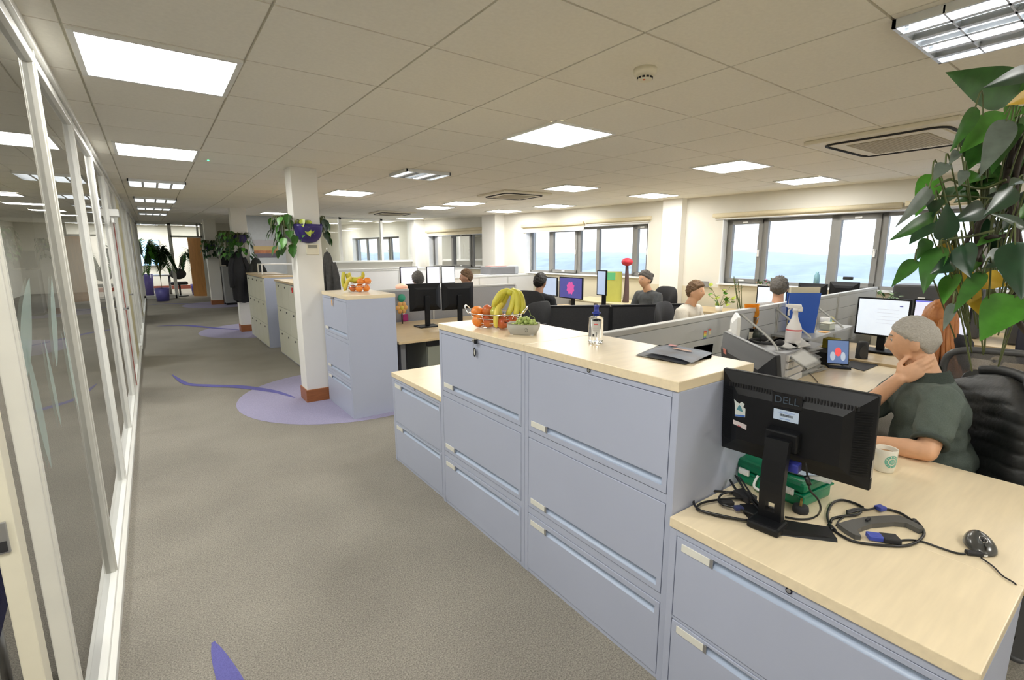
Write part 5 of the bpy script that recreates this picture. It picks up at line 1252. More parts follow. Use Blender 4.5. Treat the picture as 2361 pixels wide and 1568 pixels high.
# papers, folders
def sheets(lab, pts, z, th, m=PAPER, n=3, cat='papers', bow=.02):
    t = thing('paper_stack', lab, cat, (0, 0, 0)); P = [at(*p[:2], z=z) if len(p) < 3 else at(p[0], p[1], x=p[2]) for p in pts]; z = P[0].z if len(pts[0]) > 2 else z
    for k in range(n):
        o = Vector((random.uniform(-.01, .01), random.uniform(-.01, .01), z - P[0].z + k * th / n))
        MB().m(m).grid(lambda u, v: (P[0].lerp(P[1], u)).lerp(P[3].lerp(P[2], u), v) + o + Vector((0, 0, bow * (u - .5) ** 2 * (k + 1) / n)), 8, 6, th / n * .8).obj('sheet', parent=t)
    return t
sheets('fan of white papers hanging toward the desk edge beside the dark grey monitor', ((1818, 824, 3.40), (1852, 808, 3.58), (1894, 836, 3.52), (1858, 854, 3.36)), DZ + .012, .015)
sheets('stack of papers under the white spray bottle', ((1775, 792), (1842, 780), (1868, 800), (1812, 808)), TT + .0, .014)
sheets('loose papers in the middle of the cluttered desk', ((1835, 870), (1858, 852), (1895, 842), (1905, 852)), DZ + .004, .006, bow=.004)
sheets('yellow leaflet under the papers', ((1850, 812), (1868, 803), (1880, 812), (1860, 818)), DZ + .06, .004, mat('yellow_leaflet', (.75, .72, .12), .5), 1, 'leaflet', .004)
t = thing('headphones', 'black headphones lying on the papers beside the spray bottle', 'headphones', at(1775, 793, z=TT + .016), R(60))
MB().m(BLKM).tube([(-.09, 0, .02), (-.10, .05, .02), (-.06, .11, .02), (.0, .13, .02), (.06, .11, .02), (.10, .05, .02), (.09, 0, .02)], .010, 8, 5).obj('headband', parent=t)
for s_ in (-1, 1): MB().m(BLKM).ell((s_ * .09, -.01, .024), (.018, .035, .024)).obj('ear_cup', parent=t)
# laptop-like tablet on a black stand
lp = at(1936, 838, z=DZ + .01)
t = thing('tablet', 'small upright tablet showing a red figure on a blue picture, on the beech desk', 'tablet', at(1932, 848, z=DZ), R(-55))
Ml = Matrix.Translation((0, .02, .02)) @ Matrix.Rotation(R(-16), 4, 'X')
MB().m(BLK).box(-.075, .075, -.004, .004, 0, .195, .003, Ml).obj('lid', parent=t)
sc_ = MB().m(emis('tablet_blue', (.10, .16, .32), .25)).poly([Ml @ Vector(p) for p in ((-.070, -.0045, .010), (.070, -.0045, .010), (.070, -.0045, .188), (-.070, -.0045, .188))]).obj('screen', parent=t)
MB().m(emis('tablet_pale', (.45, .52, .62), .2)).poly([Ml @ Vector((-.035 + .018 * math.cos(k * PI / 8), -.0048, .065 + .035 * math.sin(k * PI / 8))) for k in range(16)]).poly([Ml @ Vector((.035 + .016 * math.cos(k * PI / 8), -.0048, .065 + .035 * math.sin(k * PI / 8))) for k in range(16)]).m(emis('tablet_red', (.75, .08, .08), .25)).poly([Ml @ Vector((.0 + .022 * math.cos(k * PI / 8), -.0051, .10 + .035 * math.sin(k * PI / 8))) for k in range(16)]).obj('picture', parent=sc_, recalc=False)
MB().m(BLK).box(-.075, .075, -.05, .04, 0, .012, .003).obj('stand_base', parent=t)
t = thing('desk_mat', 'black square desk mat in front of the speaker on the beech desk', 'desk mat', (0, 0, 0))
MB().m(BLKM).poly([at(1938, 842, z=DZ + .001), at(1985, 826, z=DZ + .001), at(2024, 843, z=DZ + .001), at(1992, 856, z=DZ + .001)], .004).obj('mat', parent=t)
sk = at(1985, 830, z=DZ + .006)
t = thing('speaker', 'small black rounded desktop speaker behind the mat', 'speaker', sk, R(-50))
MB().m(BLKM).lathe([(0, 0), (.05, 0), (.045, .01), (.042, .14), (.03, .155), (0, .158)], n=28, M=Matrix.Diagonal((1, .75, 1, 1))).obj('shell', parent=t)
MB().m(DGR).lathe([(0, 0), (.03, 0)], n=24, M=Matrix.Translation((0, -.034, .07)) @ Matrix.Rotation(PI / 2, 4, 'X') @ Matrix.Diagonal((1, 1.8, 1, 1))).obj('grille', parent=t, recalc=False)
cable('earphone_cord', 'thin dark cord looping across the beech desk in front of the papers', [at(1828, 795, z=.86), at(1840, 820, z=.75), at(1850, 845, z=DZ + .02), dk(1872, 866), dk(1886, 882)], .0018)
t = thing('dark_box', 'black box and clutter under the shelf beside the speaker', 'box', (4.35, 1.66, DZ), R(4))
MB().m(BLKM).box(-.12, .12, -.08, .08, 0, .10, .004).m(mat('yellow_box', (.35, .28, .03), .5)).box(.14, .26, -.05, .05, 0, .17, .003).obj('body', parent=t)
# items on the shelf
SH = .908
def shp(x, off): return Vector((x, ysh(x) - off, SH))
t = thing('folder', 'tall blue plastic folder standing on the divider shelf', 'folder', shp(4.27, .13), R(-38))
BLUF = mat('blue_plastic_folder', (.03, .12, .55), .4, noise_s=3, noise_a=.05)
MB().m(BLUF).poly([(-.11, -.02, 0), (.10, -.02, 0), (.125, -.02, .33), (-.13, -.02, .33)], .004, (0, 1, 0)).poly([(-.11, .016, 0), (.10, .016, 0), (.125, .016, .33), (-.13, .016, .33)], .004, (0, 1, 0)).box(-.11, .10, -.018, .018, 0, .004).obj('cover', parent=t)
MB().m(mat('cream_papers', (.70, .66, .50), .8)).box(-.115, .118, -.012, .012, .01, .375, .001).obj('papers', parent=t)
t = thing('mug', 'white mug with orange rim on the divider shelf right of the blue folder', 'mug', shp(4.74, .16), 0)
MB().m(WHITEP).lathe([(0, 0), (.036, 0), (.038, .09), (.035, .09), (.033, .008), (0, .008)], n=28).tube([(.037, 0, .07), (.062, 0, .06), (.060, 0, .03), (.037, 0, .02)], .005, 8, 4).obj('cup', parent=t)
t = thing('clear_tub', 'pale plastic tub on the divider shelf before the white mug', 'tub', shp(4.62, .22), 0)
MB().m(mat('tub_pale', (.55, .58, .46), .3, alpha=.8)).box(-.06, .06, -.04, .04, 0, .055, .008).m(mat('tub_lid', (.62, .62, .50), .4)).box(-.063, .063, -.043, .043, .055, .062, .003).obj('tub', parent=t)
tag(MB().m(mat('orange_card', (.80, .42, .12), .5)).box(-.04, .04, -.03, .03, 0, .006, .001).obj('orange_card', loc=shp(4.45, .25)), 'orange card lying at the front of the divider shelf', 'card')
t = thing('plush_toy', 'small teal and yellow plush ball at the right end of the divider shelf', 'toy', shp(4.98, .12), 0)
MB().m(mat('plush_teal', (.35, .60, .55), .9)).ell((-.03, 0, .035), (.035, .035, .035)).obj('plush_body', parent=t); MB().m(mat('plush_yellow', (.75, .65, .15), .9)).ell((.03, 0, .035), (.035, .035, .035)).obj('plush_head', parent=t)
t = thing('picture_frame', 'small blue square frame on the divider shelf', 'frame', shp(4.66, .10), 0)
a = MB().m(mat('frame_blue', (.06, .05, .25), .4)); a.box(-.05, .05, -.004, .004, .0, .012).box(-.05, .05, -.004, .004, .09, .10).box(-.05, -.04, -.004, .004, 0, .10).box(.04, .05, -.004, .004, 0, .10); a.obj('frame', parent=t)
t = thing('red_white_bottle', 'white bottle with red stripes beside the blue folder on the shelf', 'bottle', shp(4.60, .08), 0)
MB().m(WHITEP).lathe([(0, 0), (.032, 0), (.034, .12), (.02, .20), (.0, .21)], n=24).m(mat('spray_red', (.72, .13, .14), .4)).lathe([(.0345, .03), (.0345, .045)], n=24).obj('bottle', parent=t)

# right edge: pedestal, side desk, bottle, bag
t = thing('pedestal', 'grey drawer pedestal at the right edge behind the quilted jacket', 'drawer pedestal', (3.86, -.02, 0), R(-8))
GP = mat('pedestal_grey', (.20, .20, .19), .5); MB().m(GP).box(-.0, .5, -.45, .0, 0, .66, .003).obj('carcass', parent=t)
for z0, z1 in ((.02, .30), (.31, .645)):
    d_ = MB().m(GP).box(-.018, 0, -.445, -.005, z0, z1, .003).obj('drawer', parent=t); MB().m(BLKM).box(-.020, -.017, -.44, -.01, z1 - .03, z1 - .015).obj('handle', parent=d_)
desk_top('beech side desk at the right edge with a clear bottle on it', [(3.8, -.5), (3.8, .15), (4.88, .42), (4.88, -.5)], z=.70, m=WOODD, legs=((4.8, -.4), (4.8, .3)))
t = thing('water_bottle', 'clear plastic bottle right of the auburn hair', 'bottle', at(2298, 838, x=4.55).xy.to_3d() + Vector((0, 0, .70)))
MB().m(CL).lathe([(0, 0), (.034, 0), (.034, .10), (.028, .12), (.034, .14), (.030, .165), (.014, .185), (.014, .20)], n=28).obj('body', parent=t); MB().m(mat('cap_pale', (.75, .80, .82), .2)).lathe([(.017, .195), (.017, .22), (0, .222)], n=24).obj('cap', parent=t)
tag(MB().m(mat('cyan_card', (.35, .75, .72), .4)).box(-.06, .06, -.08, .08, 0, .012, .002).obj('notebook', loc=(4.35, .12, .701), rotz=.3), 'pale cyan notebook on the side desk at the right edge', 'notebook')
chair('office_chair', 'dark navy chair leaning at the right edge behind the green leaf', (5.72, .45, 0), R(120), back=(.25, .30, .90), backm=mat('navy_leather', (.02, .022, .04), .5))
# ================================================================== OTHER BAYS
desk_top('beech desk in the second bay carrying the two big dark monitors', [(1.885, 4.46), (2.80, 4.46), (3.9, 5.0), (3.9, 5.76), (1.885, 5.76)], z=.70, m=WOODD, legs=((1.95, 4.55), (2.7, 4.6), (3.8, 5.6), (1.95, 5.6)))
t = thing('pedestal', 'olive-grey drawer pedestal under the second bay desk', 'drawer pedestal', (2.22, 4.55, 0))
MB().m(mat('olive_grey', (.20, .21, .17), .5)).box(0, .52, .0, .5, .03, .66, .003).obj('carcass', parent=t); MB().m(mat('olive_grey2', (.24, .25, .20), .5)).box(.005, .515, -.018, 0, .04, .60, .003).obj('drawer', parent=t)
MB().m(BLKM).box(.0, .52, -.012, .0, .605, .655).obj('handle', parent=t)
def panel(label, p, q_, z1, m=PALEP, z0=.05, n=2, group=None, rail=True):
    d = Vector((q_[0] - p[0], q_[1] - p[1], 0)); L = d.length; t = thing('desk_divider', label, 'divider', (p[0], p[1], 0), math.atan2(d.y, d.x), group)
    for k in range(n): MB().m(m).box(L * k / n + .01, L * (k + 1) / n - .01, -.02, .02, z0, z1 - .02, .003).obj('panel', parent=t)
    MB().m(RAIL if rail else BLK).box(0, L, -.024, .024, z1 - .025, z1, .003).obj('top_rail', parent=t)
    for k in range(n + 1): MB().m(RAIL if rail else BLK).box(L * k / n - .012, L * k / n + .012, -.023, .023, 0, z1 - .02).obj('post', parent=t)
    return t
panel('grey fabric divider behind the two big dark monitors', (1.60, 5.82), (4.3, 5.82), 1.11, GREYF, n=2)
panel('low black screen in front of the dark-topped person, mid room', (3.45, 4.50), (4.32, 3.96), .95, BLKM, n=1, rail=False)
panel('low black screen left of the brown-haired person in the cream top', (4.34, 3.95), (5.2, 3.52), .95, BLKM, n=1, rail=False)
panel('pale divider panels far back, behind the bright screens', (2.4, 9.0), (5.3, 9.0), 1.24, PALEP, n=4)
panel('pale grey divider under the grey printer by the far pier', (4.3, 7.9), (6.55, 8.2), 1.10, PALEP, n=3)
panel('white low divider at the back, left part beyond the fruit basket', (1.95, 8.2), (2.38, 8.9), 1.2, PALEP, n=1)
panel('grey divider behind the purple screen', (5.15, 6.35), (6.0, 6.45), 1.08, mat('warm_grey_panel', (.42, .40, .37), .7), n=2)
slabx = thing('storage_unit', 'long white storage unit under the glazed back office', 'storage unit', (3.0, 12.3, 0)); MB().m(PALEP).box(0, 3.1, 0, .45, 0, 1.12, .004).obj('carcass', parent=slabx); MB().m(WHITEP).box(-.01, 3.11, -.01, .46, 1.12, 1.15, .003).obj('worktop', parent=slabx)
desk_top('beech desk by the person in the dark jacket, mid room', [(4.75, 4.72), (5.33, 3.66), (5.42, 3.7), (5.25, 4.9)], z=.74, m=mat('beech_pale', (.66, .58, .38), .4), legs=((5.0, 4.7), (5.7, 4.0)))
desk_top('desk behind the divider, used by the person in the cream top', [(3.4, 1.98), (5.55, 2.15), (5.55, 2.75), (3.4, 2.6)], z=.70, m=WOODD, legs=((3.5, 2.5), (5.4, 2.6)))
desk_top('long beech desk along the window wall', [(6.28, 2.2), (6.98, 2.25), (6.80, 4.7), (6.2, 4.7)], z=.74, m=WOODD, legs=((6.35, 2.3), (6.3, 4.6), (6.85, 2.4)))
desk_top('beech desk in the corner by the near window', [(6.05, -.2), (7.2, -.2), (7.1, 1.95), (6.05, 1.95)], z=.72, m=WOODD, legs=((6.15, -.1), (6.15, 1.8), (7.0, 1.8)))
desk_top('desk in the third bay with two bright screens', [(3.0, 7.0), (5.2, 7.2), (5.2, 7.85), (3.0, 7.75)], z=.74, m=WOODD, legs=((3.1, 7.1), (5.1, 7.3)))
def mon_at(label, pa, pb, H_, y=None, x=None, m=SCW, back=False, dz=.74, name='monitor', th=.04, tp=None):
    p, q_ = at(*pa, y=y, x=x), at(*pb, y=y, x=x); c = (p + q_) / 2; d = (q_ - p) if not back else (p - q_); W_ = math.hypot(d.x, d.y)
    return monitor('monitor', label, (c.x, c.y, dz), math.atan2(d.y, d.x), W_, H_, 0, m, zc=c.z - dz - H_ / 2, th=th)
mon_at('big black monitor back in the second bay, left one of two', (943, 655), (1014, 652), .32, y=5.25, back=True, dz=.70)
mon_at('big black monitor back in the second bay, right one of two', (1018, 652), (1090, 652), .32, y=5.15, back=True, dz=.70)
mon_at('bright lavender screen in the third bay, left of the two people', (921, 615), (962, 614), .30, y=7.6, m=SCB)
mon_at('bright white screen in the third bay between two people, left half', (982, 614), (1014, 614), .30, y=7.6, m=SCB)
mon_at('bright white screen in the third bay between two people, right half', (1016, 614), (1048, 613), .30, y=7.6, m=SCW)
tt, Mm = mon_at('purple screen with pink flower picture, mid room', (1291, 638), (1345, 640), .32, x=5.0, m=SCP, dz=.70)
MB().m(emis('screen_pink', (.55, .08, .30), .25)).poly([Mm @ Vector((.07 * math.cos(k * PI / 8) * (1 + .3 * (k % 2)), -.0135, .0 + .08 * math.sin(k * PI / 8) * (1 + .3 * (k % 2)))) for k in range(16)]).obj('picture', parent=tt, recalc=False)
mon_at('dim blue-white screen beside the dark-topped person', (1252, 638), (1286, 639), .30, x=5.1, m=SCDB, dz=.70)
mon_at('black monitor seen almost edge-on with a blue strip, mid room', (1378, 624), (1400, 622), .34, x=4.9, m=SCDB, dz=.74)
mon_at('pale blue screen left of the blue folder, beyond the divider', (1747, 658), (1818, 662), .33, x=5.6, m=mat('screen_pale_blue', (.6, .7, .85), .4, emit=(.62, .74, .95), es=.22), dz=.70)
mon_at('black monitor back by the window, right behind the blue folder', (1842, 652), (1909, 655), .28, x=6.6, back=True)
mon_at('black monitor back by the window with a webcam on top', (1914, 652), (1984, 648), .28, x=6.6, back=True)
c = at(1955, 645, x=6.6); tag(MB().m(BLKM).box(-.05, .05, -.02, .02, 0, .035, .008).obj('webcam', loc=c, rotz=PI / 2), 'black webcam on top of the window-side monitor', 'webcam')
# two more people's desks need supports for monitors at x 4.9-5.1
desk_top('desk under the purple screen in the middle bay', [(4.55, 5.0), (5.3, 5.15), (5.6, 6.1), (4.75, 6.2)], z=.70, m=WOODD, legs=((4.7, 5.1), (5.4, 5.9)))
desk_top('desk under the pale blue screen beyond the divider', [(5.56, 2.2), (6.1, 2.25), (6.1, 4.0), (5.5, 4.0)], z=.70, m=WOODD, legs=((6.0, 2.3), (5.6, 3.9)))
# printer
t = thing('printer', 'grey printer on the pale divider-height cabinet by the far pier', 'printer', (5.88, 8.55, 0))
MB().m(mat('printer_grey', (.20, .20, .21), .5)).box(-.32, .32, -.2, .2, 1.11, 1.27, .02).obj('body', parent=t); MB().m(PALEP).box(-.45, .62, -.25, .25, 0, 1.11, .004).obj('cabinet', parent=t)
MB().m(mat('printer_lid', (.40, .42, .45), .4)).box(.33, .46, -.12, .12, 1.11, 1.28, .02).obj('side_tank', parent=t); MB().m(mat('pink_paper', (.65, .35, .32), .7)).box(-.25, .15, -.1, .1, 1.272, 1.283).obj('paper', parent=t)
# pen pots far off
t = thing('pen_pot', 'black pen pot with orange and yellow pens on the middle back desk', 'pen pot', at(1148, 665, y=7.3).xy.to_3d() + Vector((0, 0, .74)))
MB().m(BLKM).lathe([(0, 0), (.05, 0), (.05, .12), (.045, .12), (.045, .01), (0, .01)], n=20).obj('pot', parent=t)
for dx, m in ((-.02, mat('pen_orange', (.85, .2, .06), .5)), (.01, mat('pen_yellow', (.7, .75, .1), .5)), (.025, mat('pen_red', (.5, .05, .05), .4))): MB().m(m).cyl((dx, 0, .01), (dx * 1.7, 0, .20), .008, n=8).obj('pen', parent=t)

# people of the other bays
seated('dark-haired person in black seen from behind, in front of the dim blue screen', (4.05, 4.98), R(20), TOPK, HK, SKIND, lean=.02, s=.97)
seated('person with grey-brown tied hair in a charcoal jacket, facing left by the pier', (5.62, 4.32), R(172), TOPN, HG, SKIN, 'bun', lean=.08, desk=.74, s=1.0)
seated('brown-haired person in a cream top just beyond the divider', (4.62, 3.18), R(-80), TOPW, HB, SKIN, 'short', lean=.05, s=.93)
seated('person partly hidden behind the pale blue screen and blue folder', (5.3, 2.95 - .45), R(25), TOPG, HG, SKIND, 'short', lean=.02, s=.99)
seated('person in a dark top at the third bay, right of the bright screens', (4.02, 6.55), R(150), TOPK, HB, SKIND, 'short', lean=.03, s=.98)
seated('dark-haired person in front of the bright lavender screen, third bay', (3.10, 6.5), R(80), TOPN, HG, SKIND, 'short', lean=.03, s=.97)
chair('office_chair', 'black office chair of the dark-haired person in black', (4.05, 4.98, 0), R(-70), group=None)
chair('office_chair', 'black office chair of the person in the charcoal jacket', (5.64, 4.32, 0), R(82))
chair('office_chair', 'black office chair of the brown-haired person in the cream top', (4.62, 3.20, 0), R(190), back=(.23, .24, .78))
chair('office_chair', 'empty black office chair tucked behind the fruit basket, second bay', (3.42, 4.42, 0), R(10), back=(.24, .25, .78))
# unlit red ornament, yellow and green cards by the middle window
c = at(1446, 604, x=6.3)
t = thing('red_ornament', 'blurred red round thing on a dark stalk before the middle window', 'ornament', (c.x, c.y, .74)); MB().m(mat('red_cloth', (.55, .03, .05), .6)).ell((0, 0, c.z - .74), (.085, .10, .065)).obj('head', parent=t); MB().m(mat('dark_stalk', (.10, .06, .06), .7)).tube([(0, 0, 0), (.0, -.01, .25), (0, 0, c.z - .78)], lambda q_: .055 * (1 - .6 * q_), 8, 4).obj('stalk', parent=t)
desk_top('narrow desk under the middle window with cards and the red ornament', [(6.0, 4.75), (6.78, 4.75), (6.65, 6.6), (5.95, 6.4)], z=.74, m=mat('beech_pale', (.66, .58, .38), .4), legs=((6.1, 4.85), (6.5, 6.3)))
c = at(1416, 640, x=6.2); t = thing('poster_board', 'yellow and green cards standing before the middle window', 'card', (c.x, c.y, .742), R(-50))
MB().m(mat('yellow_green_card', (.55, .55, .12), .6)).box(-.13, .13, -.006, .006, 0, c.z - .74 + .10, .002).m(mat('green_card', (.12, .50, .22), .6)).box(-.16, .02, -.012, -.007, c.z - .78, c.z - .74 + .08).obj('card', parent=t)
# dark cup clutter
c = at(1487, 690, x=5.45)

# window-side plants and bits
def leafmesh(a, base, tip, w, nrm, droop=.15, fold=.25, m=None, nu=9, nv=5, heart=.0):
    base, tip = Vector(base), Vector(tip); d = tip - base; L = d.length; d.normalize(); nrm = Vector(nrm); nrm = (nrm - d * nrm.dot(d)).normalized(); s = d.cross(nrm)
    if m: a.m(m)
    def fn(u, v):
        c = u; pr = math.sin(PI * c ** .64) ** .95 if 0 < c < 1 else 0; pr *= (1.0 + .25 * (1 - c))
        x = (v - .5) * 2; return base + d * (L * (c - heart * .08 * (1 - x * x) * (1 - c))) + s * (x * w * .5 * pr) + nrm * (-droop * L * (c - .0) ** 2 + droop * L * c + fold * w * abs(x) ** 1.3 * pr * .5)
    a.grid(fn, nu, nv)
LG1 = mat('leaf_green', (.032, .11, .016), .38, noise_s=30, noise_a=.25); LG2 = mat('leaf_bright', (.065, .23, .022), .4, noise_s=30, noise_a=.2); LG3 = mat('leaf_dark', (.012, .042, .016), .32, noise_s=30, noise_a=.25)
LGS = mat('leaf_grey_back', (.10, .125, .10), .5, noise_s=40, noise_a=.2); LGY = mat('leaf_yellow', (.55, .33, .02), .5, noise_s=24, col2=(.62, .42, .04)); LGB = mat('leaf_brown', (.10, .045, .015), .7, noise_s=30, noise_a=.3); LYG = mat('leaf_yellow_green', (.38, .45, .05), .4, noise_s=24, noise_a=.25)
STMG = mat('stem_green', (.09, .11, .03), .6); STMB = mat('stem_brown', (.035, .025, .018), .8, noise_s=60, noise_a=.3)
def potplant(name, label, c, pot_r, pot_h, potm, n, L, h, ml, style='leafy', seed=1, cat='plant', sp=1.0):
    t = thing(name, label, cat, c); random.seed(seed)
    if pot_r: MB().m(potm).lathe([(0, 0), (pot_r * .8, 0), (pot_r, pot_h), (pot_r * .92, pot_h), (pot_r * .85, pot_h * .85), (0, pot_h * .85)], n=28).obj('pot', parent=t)
    a = MB(); st = MB().m(STMG)
    for k in range(n):
        w_ = random.uniform(0, 2 * PI); 
        if style == 'palm':
            el_ = random.uniform(.25, 1.2); o = Vector((math.cos(w_), math.sin(w_), 0)); hh = random.uniform(.75, 1.0) * h; p0 = Vector((0, 0, pot_h * .9)); p1 = p0 + o * .04 * sp + Vector((0, 0, hh * .45)); p2 = p0 + o * (.10 + .12 * el_) * sp * 2 + Vector((0, 0, hh * (1.0 - .15 * el_))); p3 = p0 + o * (.2 + .28 * el_) * sp * 1.6 + Vector((0, 0, hh * (1.0 - .45 * el_)))
            st.tube([p0, p1, p2, p3], .006, 5, 4); cp = catmull([p1, p2, p3], 9)
            for i, p in enumerate(cp):
                if i < 4: continue
                dr = (cp[min(i + 1, len(cp) - 1)] - cp[i - 1]).normalized(); sd = dr.cross(Vector((0, 0, 1))).normalized()
                for s_ in (-1, 1): leafmesh(a, p, p + (sd * s_ * .8 + dr * .7 + Vector((0, 0, -.25))).normalized() * L * (1 - .5 * abs(i / len(cp) - .5)), .05, (0, 0, 1), .1, .2, ml[k % len(ml)], 5, 3)
        elif style == 'stick':
            p0 = Vector((random.uniform(-.03, .03), random.uniform(-.03, .03), pot_h * .8)); p1 = p0 + Vector((math.cos(w_) * .12, math.sin(w_) * .12, h * random.uniform(.7, 1))); st.tube([p0, (p0 + p1) / 2 + Vector((.01, .01, 0)), p1], .005, 5, 3)
            for j in range(3): leafmesh(a, p0.lerp(p1, .6 + .13 * j), p0.lerp(p1, .6 + .13 * j) + Vector((random.uniform(-1, 1), random.uniform(-1, 1), .6)).normalized() * L, .012, (0, 0, 1), .1, .2, ml[k % len(ml)], 5, 3)
        elif style == 'bush':
            p0 = Vector((0, 0, pot_h * .8)); o = Vector((math.cos(w_), math.sin(w_), random.uniform(-.1, 1.2))); p1 = p0 + Vector((o.x * sp * random.uniform(.3, 1) * h, o.y * sp * random.uniform(.3, 1) * h, o.z * h * .7)); st.tube([p0, (p0 + p1) / 2 + Vector((0, 0, .03)), p1], .0025, 5, 3)
            for j in range(3):
                q_ = p0.lerp(p1, .6 + .2 * j); leafmesh(a, q_, q_ + Vector((random.uniform(-1, 1), random.uniform(-1, 1), random.uniform(-.4, .7))).normalized() * L, L * .6, (0, 0, 1), .15, .2, ml[(k + j) % len(ml)], 6, 4)
        else:
            p0 = Vector((math.cos(w_) * pot_r * .7, math.sin(w_) * pot_r * .7, pot_h * .9)); p1 = p0 + Vector((math.cos(w_) * random.uniform(.05, .2) * sp, math.sin(w_) * random.uniform(.05, .2) * sp, random.uniform(-.2, .12) * h)); st.tube([p0, p0.lerp(p1, .4) + Vector((0, 0, .05)), p1], .003, 5, 3)
            leafmesh(a, p1, p1 + Vector((math.cos(w_) * .5, math.sin(w_) * .5, -.9)).normalized() * L * random.uniform(.8, 1.2), L * .62, (math.cos(w_), math.sin(w_), .5), .15, .2, ml[k % len(ml)], 8, 5)
    st.obj('stems', parent=t); a.obj('foliage', parent=t, recalc=False)
    return t
potplant('potted_plant', 'thin bamboo-like plant on the window desk, left of the near window', at(1657, 722, x=6.35).xy.to_3d() + Vector((0, 0, .74)), .05, .08, WHITEP, 9, .09, .34, [LG2, LYG], 'bush', 3, sp=.7)
potplant('potted_plant', 'bare green sticks in a pot under the near window', at(1708, 722, x=6.30).xy.to_3d() + Vector((0, 0, .74)), .04, .08, WHITEP, 6, .05, .46, [LG1], 'stick', 4)
potplant('potted_plant', 'small round-leaved plant on the divider end near the window', at(2052, 672, x=6.2).xy.to_3d() + Vector((0, 0, .72)), .06, .34, WHITEP, 16, .06, .20, [mat('leaf_mint', (.30, .42, .26), .6), LG1], 'bush', 5, sp=.8)
potplant('potted_plant', 'red-flowered plant on the sill behind the pale blue screen', at(1775, 668, x=7.06).xy.to_3d() + Vector((0, 0, 1.09)), .05, .02, WHITEP, 16, .04, .11, [mat('flower_red', (.50, .10, .14), .6), LG1], 'bush', 6, sp=1.4)
potplant('potted_plant', 'reddish succulent at the left end of the near window sill', at(1750, 665, x=6.98).xy.to_3d() + Vector((0, 0, 1.09)), .04, .02, WHITEP, 8, .03, .05, [mat('leaf_pinkish', (.45, .28, .22), .6), LG2], 'bush', 8)
t = thing('drinks_bottle', 'teal metal bottle on the near window sill', 'bottle', at(1881, 662, x=7.14).xy.to_3d() + Vector((0, 0, 1.09))); MB().m(mat('teal_metal', (.20, .38, .45), .3, .3)).lathe([(0, 0), (.035, 0), (.035, .16), (.02, .19), (.02, .21), (0, .215)], n=24).obj('body', parent=t)
tag(MB().m(mat('socket_grey', (.25, .25, .25), .5)).box(-.012, 0, -.07, .07, -.045, .045, .004).obj('wall_socket', loc=at(1625, 655, x=6.985)), 'small grey socket box on the wall left of the near window', 'socket')
t = thing('printer', 'dark flat printer with white label, in front of the near window behind the leaves', 'printer', (6.6, 1.50, .72), R(4)); MB().m(mat('printer_dark', (.07, .07, .075), .5)).box(-.2, .2, -.38, .34, .0, .50, .02).obj('body', parent=t); MB().m(WHITEP).box(-.203, -.2, .06, .12, .33, .38).obj('label', parent=t)
t = thing('printer', 'black office machine right of the bright twin screens behind the leaves', 'printer', (6.5, .62, .72), R(4)); MB().m(mat('printer_dark', (.07, .07, .075), .5)).box(-.2, .2, -.3, .3, .0, .38, .02).m(DGR).box(-.22, .2, -.28, .28, .38, .42, .01).obj('body', parent=t)
# small things on the second bay desk
t = thing('gift_box', 'small magenta box with white top on the second bay desk', 'box', at(930, 740, z=.70), R(20)); MB().m(mat('magenta', (.38, .02, .16), .5)).box(-.05, .05, -.05, .05, 0, .09, .004).obj('box', parent=t); MB().m(PAPER).box(-.035, .035, -.035, .035, .085, .14, .01).obj('tissue', parent=t)
t = thing('desk_ornament', 'yellow and orange flower ornament against the grey divider', 'ornament', (2.42, 5.60, .70)); a = MB().m(mat('ornament_orange', (.75, .40, .12), .5))
for k in range(6): a.ell((.05 * math.cos(k * PI / 3), 0, .20 + .05 * math.sin(k * PI / 3)), (.03, .015, .03), n=10)
a.obj('petals', parent=t); MB().m(mat('ornament_yellow', (.75, .60, .10), .5)).ell((0, 0, .20), (.03, .02, .03)).obj('centre', parent=t); MB().m(DGR).cyl((0, 0, 0), (0, 0, .17), .008).obj('stand', parent=t)
tag(MB().m(mat('ball_green', (.02, .28, .16), .5)).ell((0, 0, 0), (.05, .02, .05)).obj('green_badge', loc=(2.50, 5.775, 1.0)), 'green round badge on the grey divider above the orange ornament', 'badge')
tag(MB().m(mat('lamp_peach', (.75, .42, .30), .5, emit=(.9, .45, .3), es=.1)).ell((0, 0, 0), (.10, .08, .06)).obj('peach_lamp', loc=at(925, 640, y=7.3).xy.to_3d() + Vector((0, 0, 1.02))), 'peach rounded lamp left of the lavender screen, third bay', 'lamp')

